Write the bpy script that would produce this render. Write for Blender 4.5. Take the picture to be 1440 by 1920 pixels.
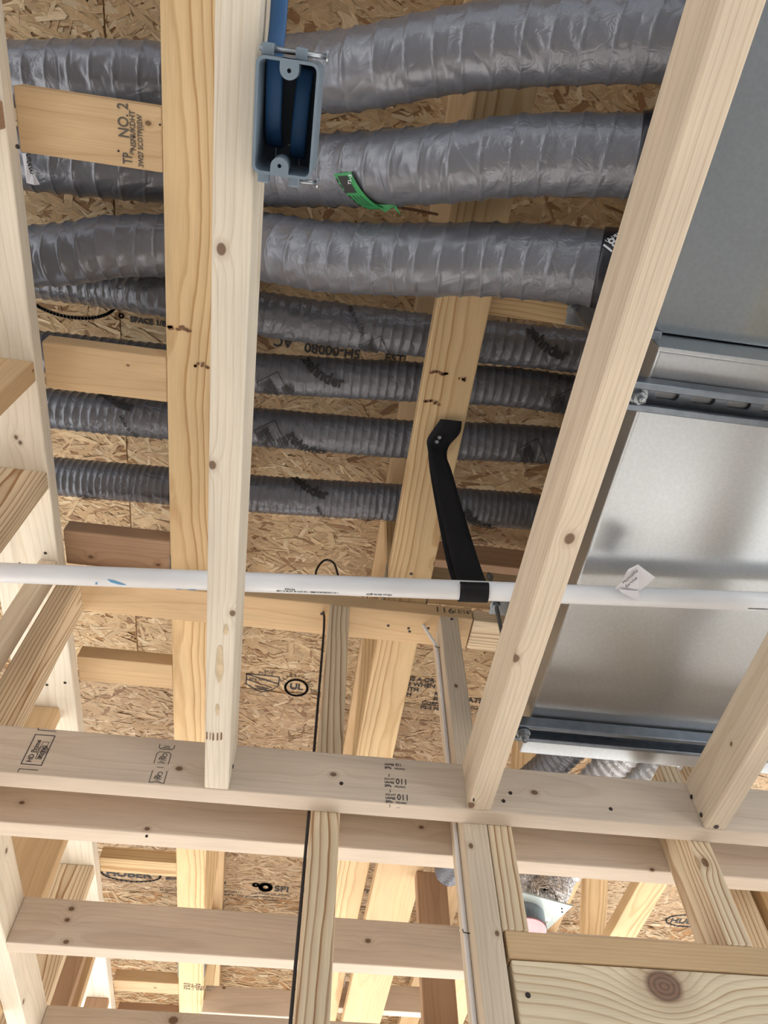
import bpy, bmesh, math, random
import numpy as np
from mathutils import Vector, Matrix

for o in list(bpy.data.objects):
    bpy.data.objects.remove(o)
SC = bpy.context.scene
COL = SC.collection
EYE = 1.5                      # eye height above the floor, metres

# ---------------------------------------------------------------- camera
cam = bpy.data.cameras.new('camera')
cam.sensor_fit = 'HORIZONTAL'; cam.sensor_width = 36.0; cam.lens = 34.7
cam.clip_start = 0.02; cam.clip_end = 200
co = bpy.data.objects.new('camera', cam); COL.objects.link(co)
_M = ((0.990522, -0.111345, -0.080424), (-0.137088, -0.837760, -0.528550), (-0.008524, 0.534566, -0.845084))
co.matrix_world = Matrix(((_M[0][0], _M[0][1], _M[0][2], 0), (_M[1][0], _M[1][1], _M[1][2], 0),
                          (_M[2][0], _M[2][1], _M[2][2], EYE), (0, 0, 0, 1)))
SC.camera = co
cam.dof.use_dof = False

# ---------------------------------------------------------------- world, sun, exposure
w = bpy.data.worlds.new('sky'); SC.world = w; w.use_nodes = True
bg = w.node_tree.nodes['Background']
bg.inputs[0].default_value = (0.88, 0.94, 1.0, 1); bg.inputs[1].default_value = .95
sun = bpy.data.lights.new('sun', 'SUN'); sun.energy = 20.0; sun.angle = math.radians(3); sun.color = (1.0, .98, .945)
so = bpy.data.objects.new('sun', sun); COL.objects.link(so)
so.rotation_euler = (math.radians(50), 0, math.radians(168))   # shines in under the far edge of the roof
SC.view_settings.view_transform = 'Standard'; SC.view_settings.look = 'None'
SC.view_settings.gamma = 1; SC.view_settings.use_curve_mapping = False
SC.view_settings.exposure = 0.27

# ---------------------------------------------------------------- helpers
RNG = random.Random(7)
WM = {}                         # world matrices of the things and parts built so far

def put(name, me, mw=None, parent=None, label=None, cat=None, group=None, kind=None):
    o = bpy.data.objects.new(name, me); COL.objects.link(o)
    mw = mw or Matrix.Identity(4)
    WM[o.name] = mw
    if parent is not None:
        o.parent = parent
        o.matrix_basis = WM[parent.name].inverted() @ mw
    else:
        o.matrix_basis = mw
    if label: o['label'] = label
    if cat: o['category'] = cat
    if group: o['group'] = group
    if kind: o['kind'] = kind
    return o

def thing(name, loc, label, cat, group=None):
    return put(name, None, Matrix.Translation(Vector(loc)), None, label, cat, group)

def mesh_from(name, verts, faces, mat, origin=(0, 0, 0), smooth=False):
    me = bpy.data.meshes.new(name)
    ov = Vector(origin)
    me.from_pydata([tuple(Vector(v) - ov) for v in verts], [], faces)
    if smooth:
        me.polygons.foreach_set('use_smooth', [True] * len(me.polygons))
    me.update()
    if mat: me.materials.append(mat)
    return me

def bm_mesh(bm, name, mat, smooth=False):
    me = bpy.data.meshes.new(name)
    bm.to_mesh(me); bm.free()
    if smooth:
        me.polygons.foreach_set('use_smooth', [True] * len(me.polygons))
    if mat: me.materials.append(mat)
    return me

def frame_mat(origin, xd, up):
    x = Vector(xd).normalized(); y = Vector(up).normalized(); n = x.cross(y).normalized(); y = n.cross(x)
    return Matrix(((x[0], y[0], n[0], origin[0]), (x[1], y[1], n[1], origin[1]),
                   (x[2], y[2], n[2], origin[2]), (0, 0, 0, 1)))

def box_bm(sx, sy, sz, bev=0.0, seg=2):
    bm = bmesh.new(); bmesh.ops.create_cube(bm, size=1)
    for v in bm.verts: v.co = Vector((v.co.x * sx, v.co.y * sy, v.co.z * sz))
    if bev: bmesh.ops.bevel(bm, geom=bm.edges[:], offset=bev, segments=seg, profile=.5, affect='EDGES')
    return bm

def cyl_bm(r, h, n=16, r2=None, caps=True):
    bm = bmesh.new()
    bmesh.ops.create_cone(bm, cap_ends=caps, cap_tris=False, segments=n, radius1=r, radius2=r if r2 is None else r2, depth=h)
    return bm

def tube(pts, r, n=10, flat=1.0):
    """verts, faces of a tube along pts"""
    P = [Vector(p) for p in pts]; V = []; F = []
    up = Vector((0, 0, 1))
    prev = None
    for i, p in enumerate(P):
        t = (P[min(i + 1, len(P) - 1)] - P[max(i - 1, 0)]).normalized()
        if prev is None:
            a = t.cross(up)
            if a.length < .1: a = t.cross(Vector((1, 0, 0)))
            a.normalize()
        else:
            a = (prev - t * prev.dot(t)).normalized()
        prev = a; b = t.cross(a)
        for k in range(n):
            th = 2 * math.pi * k / n
            V.append(p + a * (r * math.cos(th)) + b * (r * flat * math.sin(th)))
    for i in range(len(P) - 1):
        for k in range(n):
            F.append((i * n + k, i * n + (k + 1) % n, (i + 1) * n + (k + 1) % n, (i + 1) * n + k))
    F.append(tuple(range(n))[::-1]); F.append(tuple((len(P) - 1) * n + k for k in range(n)))
    return V, F

def spline(pts, step):
    P = [np.array(p, float) for p in pts]
    P = [2 * P[0] - P[1]] + P + [2 * P[-1] - P[-2]]
    out = []
    for i in range(1, len(P) - 2):
        for t in np.linspace(0, 1, 40, endpoint=False):
            a, b, c, d = P[i - 1], P[i], P[i + 1], P[i + 2]
            out.append(.5 * ((2 * b) + (-a + c) * t + (2 * a - 5 * b + 4 * c - d) * t * t + (-a + 3 * b - 3 * c + d) * t ** 3))
    out.append(P[-2]); out = np.array(out)
    s = np.concatenate([[0], np.cumsum(np.linalg.norm(np.diff(out, axis=0), axis=1))])
    q = np.arange(0, s[-1], step)
    return np.stack([np.interp(q, s, out[:, k]) for k in range(3)], 1), q

# ---------------------------------------------------------------- materials
def new_mat(name):
    m = bpy.data.materials.new(name); m.use_nodes = True
    nt = m.node_tree; b = nt.nodes['Principled BSDF']
    return m, nt, b

def N(nt, typ, **kw):
    n = nt.nodes.new(typ)
    for k, v in kw.items():
        if k in n.inputs: n.inputs[k].default_value = v
        else: setattr(n, k, v)
    return n

def math_n(nt, op, a, b=None, c=None, clamp=False):
    n = nt.nodes.new('ShaderNodeMath'); n.operation = op; n.use_clamp = clamp
    for i, v in enumerate((a, b, c)):
        if v is None: continue
        if isinstance(v, (int, float)): n.inputs[i].default_value = v
        else: nt.links.new(v, n.inputs[i])
    return n.outputs[0]

def mix_c(nt, fac, a, b, mode='MIX'):
    n = nt.nodes.new('ShaderNodeMix'); n.data_type = 'RGBA'; n.blend_type = mode
    for idx, v in ((0, fac), (6, a), (7, b)):
        if isinstance(v, (int, float)): n.inputs[idx].default_value = v
        elif isinstance(v, tuple): n.inputs[idx].default_value = (*v, 1) if len(v) == 3 else v
        else: nt.links.new(v, n.inputs[idx])
    return n.outputs[2]

def wood(name, light, dark, spacing=.006, contrast=.6, wander=.012, pith=.05, rough=.62, knotcol=(.16, .075, .035)):
    m, nt, b = new_mat(name); L = nt.links.new
    tc = N(nt, 'ShaderNodeTexCoord'); oi = N(nt, 'ShaderNodeObjectInfo')
    sep = N(nt, 'ShaderNodeSeparateXYZ'); L(tc.outputs['Object'], sep.inputs[0])
    x, y, z = sep.outputs; rnd = oi.outputs['Random']
    # slow wander of the heart of the log along the board
    cx = N(nt, 'ShaderNodeCombineXYZ')
    L(math_n(nt, 'MULTIPLY', x, 1.6), cx.inputs[0]); L(math_n(nt, 'MULTIPLY', rnd, 91.0), cx.inputs[1])
    n1 = N(nt, 'ShaderNodeTexNoise', Scale=1.0, Detail=1.0); L(cx.outputs[0], n1.inputs['Vector'])
    cx2 = N(nt, 'ShaderNodeCombineXYZ')
    L(math_n(nt, 'MULTIPLY', x, 5.0), cx2.inputs[0]); L(math_n(nt, 'MULTIPLY_ADD', y, 16.0, math_n(nt, 'MULTIPLY', rnd, 57.0)), cx2.inputs[1])
    L(math_n(nt, 'MULTIPLY', z, 16.0), cx2.inputs[2])
    n2 = N(nt, 'ShaderNodeTexNoise', Scale=1.0, Detail=3.0); L(cx2.outputs[0], n2.inputs['Vector'])
    # knots: up to four centres stored on the object
    masks = []; bumps = []
    kr = N(nt, 'ShaderNodeAttribute', attribute_type='OBJECT', attribute_name='knot_radius').outputs['Fac']
    for i in range(4):
        at = N(nt, 'ShaderNodeAttribute', attribute_type='OBJECT', attribute_name='knot_%d' % i)
        vm = N(nt, 'ShaderNodeVectorMath', operation='SUBTRACT'); L(tc.outputs['Object'], vm.inputs[0]); L(at.outputs['Vector'], vm.inputs[1])
        vs = N(nt, 'ShaderNodeVectorMath', operation='MULTIPLY'); L(vm.outputs[0], vs.inputs[0]); vs.inputs[1].default_value = (.75, 1, 1)
        vl = N(nt, 'ShaderNodeVectorMath', operation='LENGTH'); L(vs.outputs[0], vl.inputs[0])
        d = math_n(nt, 'DIVIDE', vl.outputs['Value'], kr)
        d2 = math_n(nt, 'ADD', d, math_n(nt, 'MULTIPLY_ADD', n2.outputs[0], .8, -.4))
        masks.append(d2)
        e = math_n(nt, 'MULTIPLY', d, .42)
        bumps.append(math_n(nt, 'DIVIDE', 1.0, math_n(nt, 'MULTIPLY_ADD', math_n(nt, 'MULTIPLY', e, e), e, 1.0)))
    dm = math_n(nt, 'MINIMUM', math_n(nt, 'MINIMUM', masks[0], masks[1]), math_n(nt, 'MINIMUM', masks[2], masks[3]))
    bs = math_n(nt, 'ADD', math_n(nt, 'ADD', bumps[0], bumps[1]), math_n(nt, 'ADD', bumps[2], bumps[3]))
    knot = N(nt, 'ShaderNodeMapRange', interpolation_type='SMOOTHSTEP'); L(dm, knot.inputs[0])
    knot.inputs[1].default_value = 1.15; knot.inputs[2].default_value = .75
    # ring distance
    oy = math_n(nt, 'MULTIPLY_ADD', rnd, .07, -.035)
    oy = math_n(nt, 'ADD', oy, math_n(nt, 'MULTIPLY_ADD', n1.outputs[0], wander * 5, -wander * 2.5))
    yy = math_n(nt, 'ADD', y, oy); zz = math_n(nt, 'ADD', z, math_n(nt, 'MULTIPLY_ADD', n1.outputs[0], wander * 2.2, pith))
    r = math_n(nt, 'SQRT', math_n(nt, 'ADD', math_n(nt, 'MULTIPLY', yy, yy), math_n(nt, 'MULTIPLY', zz, zz)))
    r = math_n(nt, 'ADD', r, math_n(nt, 'MULTIPLY', n2.outputs[0], spacing * 1.1))
    r = math_n(nt, 'ADD', r, math_n(nt, 'MULTIPLY', math_n(nt, 'MULTIPLY', bs, kr), 1.3))
    fr = math_n(nt, 'FRACT', math_n(nt, 'DIVIDE', r, spacing))
    ramp = N(nt, 'ShaderNodeValToRGB'); L(fr, ramp.inputs[0])
    el = ramp.color_ramp.elements; el[0].position = 0.0; el[0].color = (0, 0, 0, 1); el[1].position = 1.0; el[1].color = (0, 0, 0, 1)
    for p, c in ((.35, .06), (.70, .32), (.86, 1.0), (.94, .7)):
        e = el.new(p); e.color = (c, c, c, 1)
    ringf = math_n(nt, 'MULTIPLY', ramp.outputs[0], contrast)
    # ring-to-ring variation
    wn = N(nt, 'ShaderNodeTexWhiteNoise', noise_dimensions='1D'); L(math_n(nt, 'FLOOR', math_n(nt, 'DIVIDE', r, spacing)), wn.inputs['W'])
    ringf = math_n(nt, 'MULTIPLY', ringf, math_n(nt, 'MULTIPLY_ADD', wn.outputs['Value'], .7, .5), clamp=True)
    base = mix_c(nt, ringf, light, dark)
    # fine fibre
    cf = N(nt, 'ShaderNodeCombineXYZ')
    L(math_n(nt, 'MULTIPLY', x, 14.0), cf.inputs[0]); L(math_n(nt, 'MULTIPLY_ADD', y, 650.0, math_n(nt, 'MULTIPLY', rnd, 33.0)), cf.inputs[1]); L(math_n(nt, 'MULTIPLY', z, 650.0), cf.inputs[2])
    nf = N(nt, 'ShaderNodeTexNoise', Scale=1.0, Detail=2.0); L(cf.outputs[0], nf.inputs['Vector'])
    fib = N(nt, 'ShaderNodeMapRange'); L(nf.outputs[0], fib.inputs[0]); fib.inputs[1].default_value = .3; fib.inputs[2].default_value = .7; fib.inputs[3].default_value = .93; fib.inputs[4].default_value = 1.05
    # blotches and per-board tone
    nb = N(nt, 'ShaderNodeTexNoise', Scale=1.0, Detail=3.0)
    cb = N(nt, 'ShaderNodeCombineXYZ'); L(math_n(nt, 'MULTIPLY', x, 4.0), cb.inputs[0]); L(math_n(nt, 'MULTIPLY_ADD', y, 22.0, math_n(nt, 'MULTIPLY', rnd, 71.0)), cb.inputs[1]); L(math_n(nt, 'MULTIPLY', z, 22.0), cb.inputs[2])
    L(cb.outputs[0], nb.inputs['Vector'])
    blo = N(nt, 'ShaderNodeMapRange'); L(nb.outputs[0], blo.inputs[0]); blo.inputs[1].default_value = .25; blo.inputs[2].default_value = .75; blo.inputs[3].default_value = .87; blo.inputs[4].default_value = 1.08
    tone = math_n(nt, 'MULTIPLY', fib.outputs[0], blo.outputs[0])
    tone = math_n(nt, 'MULTIPLY', tone, math_n(nt, 'MULTIPLY_ADD', rnd, .12, .94))
    hsv = N(nt, 'ShaderNodeHueSaturation'); L(base, hsv.inputs['Color']); L(tone, hsv.inputs['Value'])
    kc = math_n(nt, 'MULTIPLY_ADD', math_n(nt, 'SINE', math_n(nt, 'MULTIPLY', dm, 22.0)), .25, .75)
    kcol = N(nt, 'ShaderNodeHueSaturation'); kcol.inputs['Color'].default_value = (*knotcol, 1); L(kc, kcol.inputs['Value'])
    halo = N(nt, 'ShaderNodeMapRange', interpolation_type='SMOOTHSTEP'); L(dm, halo.inputs[0]); halo.inputs[1].default_value = 2.4; halo.inputs[2].default_value = .9; halo.inputs[4].default_value = .35
    c1 = mix_c(nt, halo.outputs[0], hsv.outputs[0], tuple(.5 * a + .5 * k for a, k in zip(dark, knotcol)))
    c2 = mix_c(nt, math_n(nt, 'MULTIPLY', knot.outputs[0], .85), c1, kcol.outputs[0])
    L(c2, b.inputs['Base Color'])
    b.inputs['Roughness'].default_value = rough
    b.inputs['Specular IOR Level'].default_value = .3
    bp = N(nt, 'ShaderNodeBump', Strength=.12, Distance=.001)
    L(math_n(nt, 'ADD', nf.outputs[0], ringf), bp.inputs['Height']); L(bp.outputs[0], b.inputs['Normal'])
    return m

def plain(name, col, rough=.5, metal=0.0, noise=0.0, nscale=30, bump=0.0, spec=.5):
    m, nt, b = new_mat(name); L = nt.links.new
    b.inputs['Base Color'].default_value = (*col, 1); b.inputs['Roughness'].default_value = rough
    b.inputs['Metallic'].default_value = metal; b.inputs['Specular IOR Level'].default_value = spec
    if noise or bump:
        tc = N(nt, 'ShaderNodeTexCoord'); nn = N(nt, 'ShaderNodeTexNoise', Scale=nscale, Detail=4.0); L(tc.outputs['Object'], nn.inputs['Vector'])
        mr = N(nt, 'ShaderNodeMapRange'); L(nn.outputs[0], mr.inputs[0]); mr.inputs[1].default_value = .3; mr.inputs[2].default_value = .7
        mr.inputs[3].default_value = 1 - noise; mr.inputs[4].default_value = 1 + noise
        h = N(nt, 'ShaderNodeHueSaturation'); h.inputs['Color'].default_value = (*col, 1); L(mr.outputs[0], h.inputs['Value'])
        L(h.outputs[0], b.inputs['Base Color'])
        if bump:
            bp = N(nt, 'ShaderNodeBump', Strength=bump, Distance=.002); L(nn.outputs[0], bp.inputs['Height']); L(bp.outputs[0], b.inputs['Normal'])
    return m

def film(name, col, rough=.36, metal=.25, crease=.55, scale=26.0):
    """crumpled plastic or foil jacket"""
    m, nt, b = new_mat(name); L = nt.links.new
    tc = N(nt, 'ShaderNodeTexCoord')
    mp = N(nt, 'ShaderNodeMapping'); mp.inputs['Rotation'].default_value = (.3, .5, .7); mp.inputs['Scale'].default_value = (1, .55, .8); L(tc.outputs['Object'], mp.inputs['Vector'])
    n1 = N(nt, 'ShaderNodeTexNoise', Scale=scale, Detail=1.5, Distortion=1.2); L(mp.outputs[0], n1.inputs['Vector'])
    n2 = N(nt, 'ShaderNodeTexNoise', Scale=scale * 2.6, Detail=1.0, Distortion=1.5); L(tc.outputs['Object'], n2.inputs['Vector'])
    nm = N(nt, 'ShaderNodeTexNoise', Scale=scale * .35, Detail=1.0); L(tc.outputs['Object'], nm.inputs['Vector'])
    def ridge(o): return math_n(nt, 'ABSOLUTE', math_n(nt, 'SUBTRACT', o, .5))
    mk = N(nt, 'ShaderNodeMapRange'); L(nm.outputs[0], mk.inputs[0]); mk.inputs[1].default_value = .42; mk.inputs[2].default_value = .62
    h1 = math_n(nt, 'MINIMUM', ridge(n1.outputs[0]), .09)
    h2 = math_n(nt, 'MULTIPLY', math_n(nt, 'MULTIPLY', math_n(nt, 'MINIMUM', ridge(n2.outputs[0]), .10), .45), mk.outputs[0])
    h = math_n(nt, 'MULTIPLY', math_n(nt, 'ADD', h1, h2), 6.0)
    bp = N(nt, 'ShaderNodeBump', Strength=crease, Distance=.004); L(h, bp.inputs['Height']); L(bp.outputs[0], b.inputs['Normal'])
    b.inputs['Base Color'].default_value = (*col, 1); b.inputs['Roughness'].default_value = rough
    b.inputs['Metallic'].default_value = metal
    return m

def galvanised(name, col=(.52, .545, .57), rough=.36):
    m, nt, b = new_mat(name); L = nt.links.new
    tc = N(nt, 'ShaderNodeTexCoord')
    n1 = N(nt, 'ShaderNodeTexNoise', Scale=5.0, Detail=2.0); L(tc.outputs['Object'], n1.inputs['Vector'])
    n2 = N(nt, 'ShaderNodeTexVoronoi', Scale=170.0); L(tc.outputs['Object'], n2.inputs['Vector'])
    mr = N(nt, 'ShaderNodeMapRange'); L(n2.outputs['Distance'], mr.inputs[0]); mr.inputs[3].default_value = .93; mr.inputs[4].default_value = 1.04
    hs = N(nt, 'ShaderNodeHueSaturation'); hs.inputs['Color'].default_value = (*col, 1); L(mr.outputs[0], hs.inputs['Value'])
    L(hs.outputs[0], b.inputs['Base Color']); b.inputs['Metallic'].default_value = .95
    rr = N(nt, 'ShaderNodeMapRange'); L(n1.outputs[0], rr.inputs[0]); rr.inputs[3].default_value = rough - .05; rr.inputs[4].default_value = rough + .08
    L(rr.outputs[0], b.inputs['Roughness'])
    bp = N(nt, 'ShaderNodeBump', Strength=.25, Distance=.004); L(n1.outputs[0], bp.inputs['Height']); L(bp.outputs[0], b.inputs['Normal'])
    return m

M = {}
M['spruce'] = wood('pale_spruce', (.70, .585, .45), (.52, .385, .255), .0055, .55, .010, .07)
M['spruce_b'] = wood('cream_spruce', (.76, .68, .56), (.60, .49, .36), .0060, .5, .012, .06)
M['beamwood'] = wood('pinkish_spruce', (.67, .56, .455), (.53, .405, .305), .0038, .45, .008, .09)
M['pine'] = wood('yellow_pine', (.69, .50, .28), (.42, .225, .085), .0072, .85, .011, .055)
M['pine_strong'] = wood('striped_pine', (.78, .635, .44), (.36, .19, .085), .0066, 1.0, .012, .045)
M['header'] = wood('header_pine', (.76, .64, .45), (.46, .29, .15), .0058, .85, .006, .13, knotcol=(.22, .11, .075))
M['pine_plain'] = wood('plain_pine', (.62, .43, .245), (.49, .30, .14), .0050, .5, .010, .10)
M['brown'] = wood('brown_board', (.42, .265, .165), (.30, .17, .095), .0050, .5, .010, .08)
M['ink'] = plain('stamp_ink', (.035, .033, .034), .8)
M['ink_soft'] = plain('faded_stamp_ink', (.10, .085, .07), .8)
M['ink_blue'] = plain('blue_paint_smear', (.12, .36, .62), .6)
M['ink_brown'] = plain('roller_burn', (.20, .10, .05), .8)
M['white_ink'] = plain('white_print', (.75, .77, .8), .6)
M['screw'] = plain('dark_screw', (.06, .05, .045), .45, .7)
M['jacket'] = film('grey_duct_film', (.175, .18, .205), .30, .35, .26, 17)
M['jacket_small'] = film('grey_small_duct_film', (.17, .175, .20), .30, .3, .30, 30)
M['foil'] = film('crumpled_foil', (.95, .93, .92), .22, .9, 1.0, 60)
M['silver'] = film('silver_duct_film', (.58, .59, .62), .3, .45, .4, 40)
M['galv'] = galvanised('galvanised_sheet')
M['strut'] = plain('zinc_strut', (.22, .25, .29), .38, .85, .12, 60)
M['zinc'] = plain('zinc_hardware', (.36, .39, .42), .36, .9, .1, 80)
M['black'] = plain('black_webbing', (.006, .006, .008), .75, 0, .2, 900, .3, .3)
M['tape'] = plain('black_tape', (.012, .012, .018), .35)
M['rubber'] = plain('black_cable_sheath', (.018, .016, .018), .5)
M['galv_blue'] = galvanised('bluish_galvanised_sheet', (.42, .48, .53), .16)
M['pvc'] = plain('white_pvc', (.83, .84, .87), .28, 0, .02, 20)
M['whitecable'] = plain('white_cable_sheath', (.74, .72, .72), .45)
M['box'] = plain('blue_grey_plastic', (.17, .22, .27), .5, 0, .05, 40)
M['boxdark'] = plain('blue_grey_plastic_inside', (.03, .05, .08), .5)
M['blue'] = plain('blue_cable_sheath', (.028, .105, .26), .5, 0, .05, 60)
M['green'] = plain('green_label', (.035, .27, .085), .5, 0, .1, 40)
M['paper'] = plain('white_paper', (.72, .72, .78), .7, 0, .03, 30)
M['pink'] = plain('pink_film', (.78, .36, .40), .3, 0, .25, 25, .3)
M['plate'] = plain('white_steel', (.66, .76, .76), .35, .3)
M['concrete'] = plain('pale_concrete', (.56, .555, .54), .85, 0, .12, 3)
M['osb_base'] = plain('strand_board_core', (.27, .145, .06), .85, 0, .3, 60)
M['gusset'] = plain('nail_plate_steel', (.30, .30, .31), .4, .85, .15, 70)

# strand colours come from a colour attribute
mo, nto, bo = new_mat('wood_strands')
atc = N(nto, 'ShaderNodeAttribute', attribute_name='Col'); tco = N(nto, 'ShaderNodeTexCoord')
nno = N(nto, 'ShaderNodeTexNoise', Scale=1.0, Detail=3.0); nto.links.new(tco.outputs['UV'], nno.inputs['Vector'])
mro = N(nto, 'ShaderNodeMapRange'); nto.links.new(nno.outputs[0], mro.inputs[0]); mro.inputs[1].default_value = .3; mro.inputs[2].default_value = .7; mro.inputs[3].default_value = .72; mro.inputs[4].default_value = 1.2
hso = N(nto, 'ShaderNodeHueSaturation'); nto.links.new(atc.outputs['Color'], hso.inputs['Color']); nto.links.new(mro.outputs[0], hso.inputs['Value'])
nto.links.new(hso.outputs[0], bo.inputs['Base Color']); bo.inputs['Roughness'].default_value = .6
bpo = N(nto, 'ShaderNodeBump', Strength=.5, Distance=.0015); nto.links.new(nno.outputs[0], bpo.inputs['Height']); nto.links.new(bpo.outputs[0], bo.inputs['Normal'])
M['strand'] = mo

# ---------------------------------------------------------------- boards
FAR = (90.0, 90.0, 90.0)
def board(name, label, cat, X, Y, H, mat, knots=(), kr=.006, group=None, parent=None, bev=.0025):
    """a sawn board between world X, Y and heights H above the eye; grain runs along the longest side"""
    Z = (H[0] + EYE, H[1] + EYE)
    c = Vector(((X[0] + X[1]) / 2, (Y[0] + Y[1]) / 2, (Z[0] + Z[1]) / 2))
    s = [X[1] - X[0], Y[1] - Y[0], Z[1] - Z[0]]
    ax = sorted(range(3), key=lambda i: -s[i])        # length, width, thickness
    ex = [Vector((1, 0, 0)), Vector((0, 1, 0)), Vector((0, 0, 1))]
    a, b_ = ex[ax[0]], ex[ax[1]]; n = a.cross(b_)
    mw = Matrix(((a[0], b_[0], n[0], c[0]), (a[1], b_[1], n[1], c[1]), (a[2], b_[2], n[2], c[2]), (0, 0, 0, 1)))
    me = bm_mesh(box_bm(s[ax[0]], s[ax[1]], s[ax[2]], min(bev, s[ax[2]] * .2)), name, M[mat])
    o = put(name, me, mw, parent, label, cat, group)
    inv = mw.inverted()
    for i in range(4):
        k = tuple(inv @ Vector(knots[i])) if i < len(knots) else FAR
        o['knot_%d' % i] = [float(q) for q in k]
    o['knot_radius'] = float(kr)
    return o

def beam_pts(name, label, cat, p0, p1, width, thick, side, mat, parent=None, group=None):
    """a board from p0 to p1, its width along 'side'"""
    p0 = Vector(p0); p1 = Vector(p1); a = (p1 - p0); ln = a.length; a.normalize()
    b_ = Vector(side); b_ = (b_ - a * b_.dot(a)).normalized(); n = a.cross(b_); c = (p0 + p1) / 2
    mw = Matrix(((a[0], b_[0], n[0], c[0]), (a[1], b_[1], n[1], c[1]), (a[2], b_[2], n[2], c[2]), (0, 0, 0, 1)))
    o = put(name, bm_mesh(box_bm(ln, width, thick, .002), name, M[mat]), mw, parent, label, cat, group)
    for i in range(4): o['knot_%d' % i] = [90.0] * 3
    o['knot_radius'] = .006
    return o

_scr = {}
def screw(parent, p, n, r=.0038, mat='screw', name='screw', depth=.0016):
    """screw or nail head sitting at p on a face with normal n"""
    key = (r, mat, depth)
    if key not in _scr:
        bm = cyl_bm(r, depth, 12, r * .8)
        b2 = bmesh.new(); bmesh.ops.create_cube(b2, size=1)
        for v in b2.verts: v.co = Vector((v.co.x * r * 1.1, v.co.y * r * .28, v.co.z * depth * .5 + depth * .5))
        t = bpy.data.meshes.new('t'); b2.to_mesh(t); b2.free(); bm.from_mesh(t); bpy.data.meshes.remove(t)
        _scr[key] = bm_mesh(bm, name, M[mat])
    z = Vector(n).normalized(); x = z.orthogonal().normalized(); y = z.cross(x)
    p = Vector(p) + z * depth * .45
    mw = Matrix(((x[0], y[0], z[0], p[0]), (x[1], y[1], z[1], p[1]), (x[2], y[2], z[2], p[2]), (0, 0, 0, 1)))
    return put(name, _scr[key], mw, parent)

# ---------------------------------------------------------------- print
def curve_mesh(cu, mat, name, res=4):
    o = bpy.data.objects.new('tmp', cu)
    COL.objects.link(o)
    dg = bpy.context.evaluated_depsgraph_get(); dg.update()
    me = bpy.data.meshes.new_from_object(o.evaluated_get(dg))
    bpy.data.objects.remove(o); bpy.data.curves.remove(cu)
    me.name = name; me.materials.clear(); me.materials.append(mat)
    return me

def text_mesh(s, size, mat, ext=.0002, bold=0.0, align='LEFT', sp=1.0, sx=1.0, name='printed_text', res=3):
    cu = bpy.data.curves.new('t', 'FONT'); cu.body = s; cu.size = size; cu.extrude = ext; cu.offset = bold
    cu.align_x = align; cu.space_character = sp; cu.resolution_u = res; cu.space_line = .9
    me = curve_mesh(cu, mat, name)
    if sx != 1.0:
        for v in me.vertices: v.co.x *= sx
    return me

def text(parent, s, size, p, xd, up, mat='ink', bold=0.0, sp=1.0, sx=1.0, name='printed_text', shear=0.0):
    me = text_mesh(s, size, M[mat], .0002, bold, 'LEFT', sp, sx, name)
    if shear:
        for v in me.vertices: v.co.x += v.co.y * shear
    mw = frame_mat(p, xd, up); mw.translation = Vector(p) + mw.col[2].to_3d() * .0004
    return put(name, me, mw, parent)

def strokes(parent, lines, wid, p, xd, up, mat='ink', name='printed_mark', closed=False):
    """polylines in a plane, drawn as thin flat bars"""
    V = []; F = []
    for ln in lines:
        for (x0, y0), (x1, y1) in zip(ln[:-1], ln[1:]):
            d = Vector((x1 - x0, y1 - y0, 0)); l = d.length or 1e-6; d /= l; n = Vector((-d.y, d.x, 0)) * wid / 2; e = d * wid * .4
            a = Vector((x0, y0, 0)) - e; b_ = Vector((x1, y1, 0)) + e
            i = len(V); V += [a - n, b_ - n, b_ + n, a + n]; F.append((i, i + 1, i + 2, i + 3))
    me = mesh_from(name, V, F, M[mat])
    mw = frame_mat(p, xd, up); mw.translation = Vector(p) + mw.col[2].to_3d() * .0005
    return put(name, me, mw, parent)

def blob(parent, pts, p, xd, up, mat, name):
    me = mesh_from(name, [(x, y, 0) for x, y in pts], [tuple(range(len(pts)))], M[mat])
    mw = frame_mat(p, xd, up); mw.translation = Vector(p) + mw.col[2].to_3d() * .0006
    return put(name, me, mw, parent)

def circ(r, n=28, a0=0, a1=2 * math.pi, cx=0, cy=0, ry=None):
    ry = r if ry is None else ry
    return [(cx + r * math.cos(a0 + (a1 - a0) * i / n), cy + ry * math.sin(a0 + (a1 - a0) * i / n)) for i in range(n + 1)]

XP, XN, YP, YN, ZP, ZN = (1, 0, 0), (-1, 0, 0), (0, 1, 0), (0, -1, 0), (0, 0, 1), (0, 0, -1)

# ================================================================ THE SETTING
floor = put('floor', bm_mesh(box_bm(16, 16, .1), 'floor', M['concrete']), Matrix.Translation((0, 1, -.05)), kind='structure')
ceiling = put('ceiling', bm_mesh(box_bm(7.2, 7.6, .019), 'ceiling', M['osb_base']), Matrix.Translation((.3, 1.6, EYE + 1.7415)), kind='structure')

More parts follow.
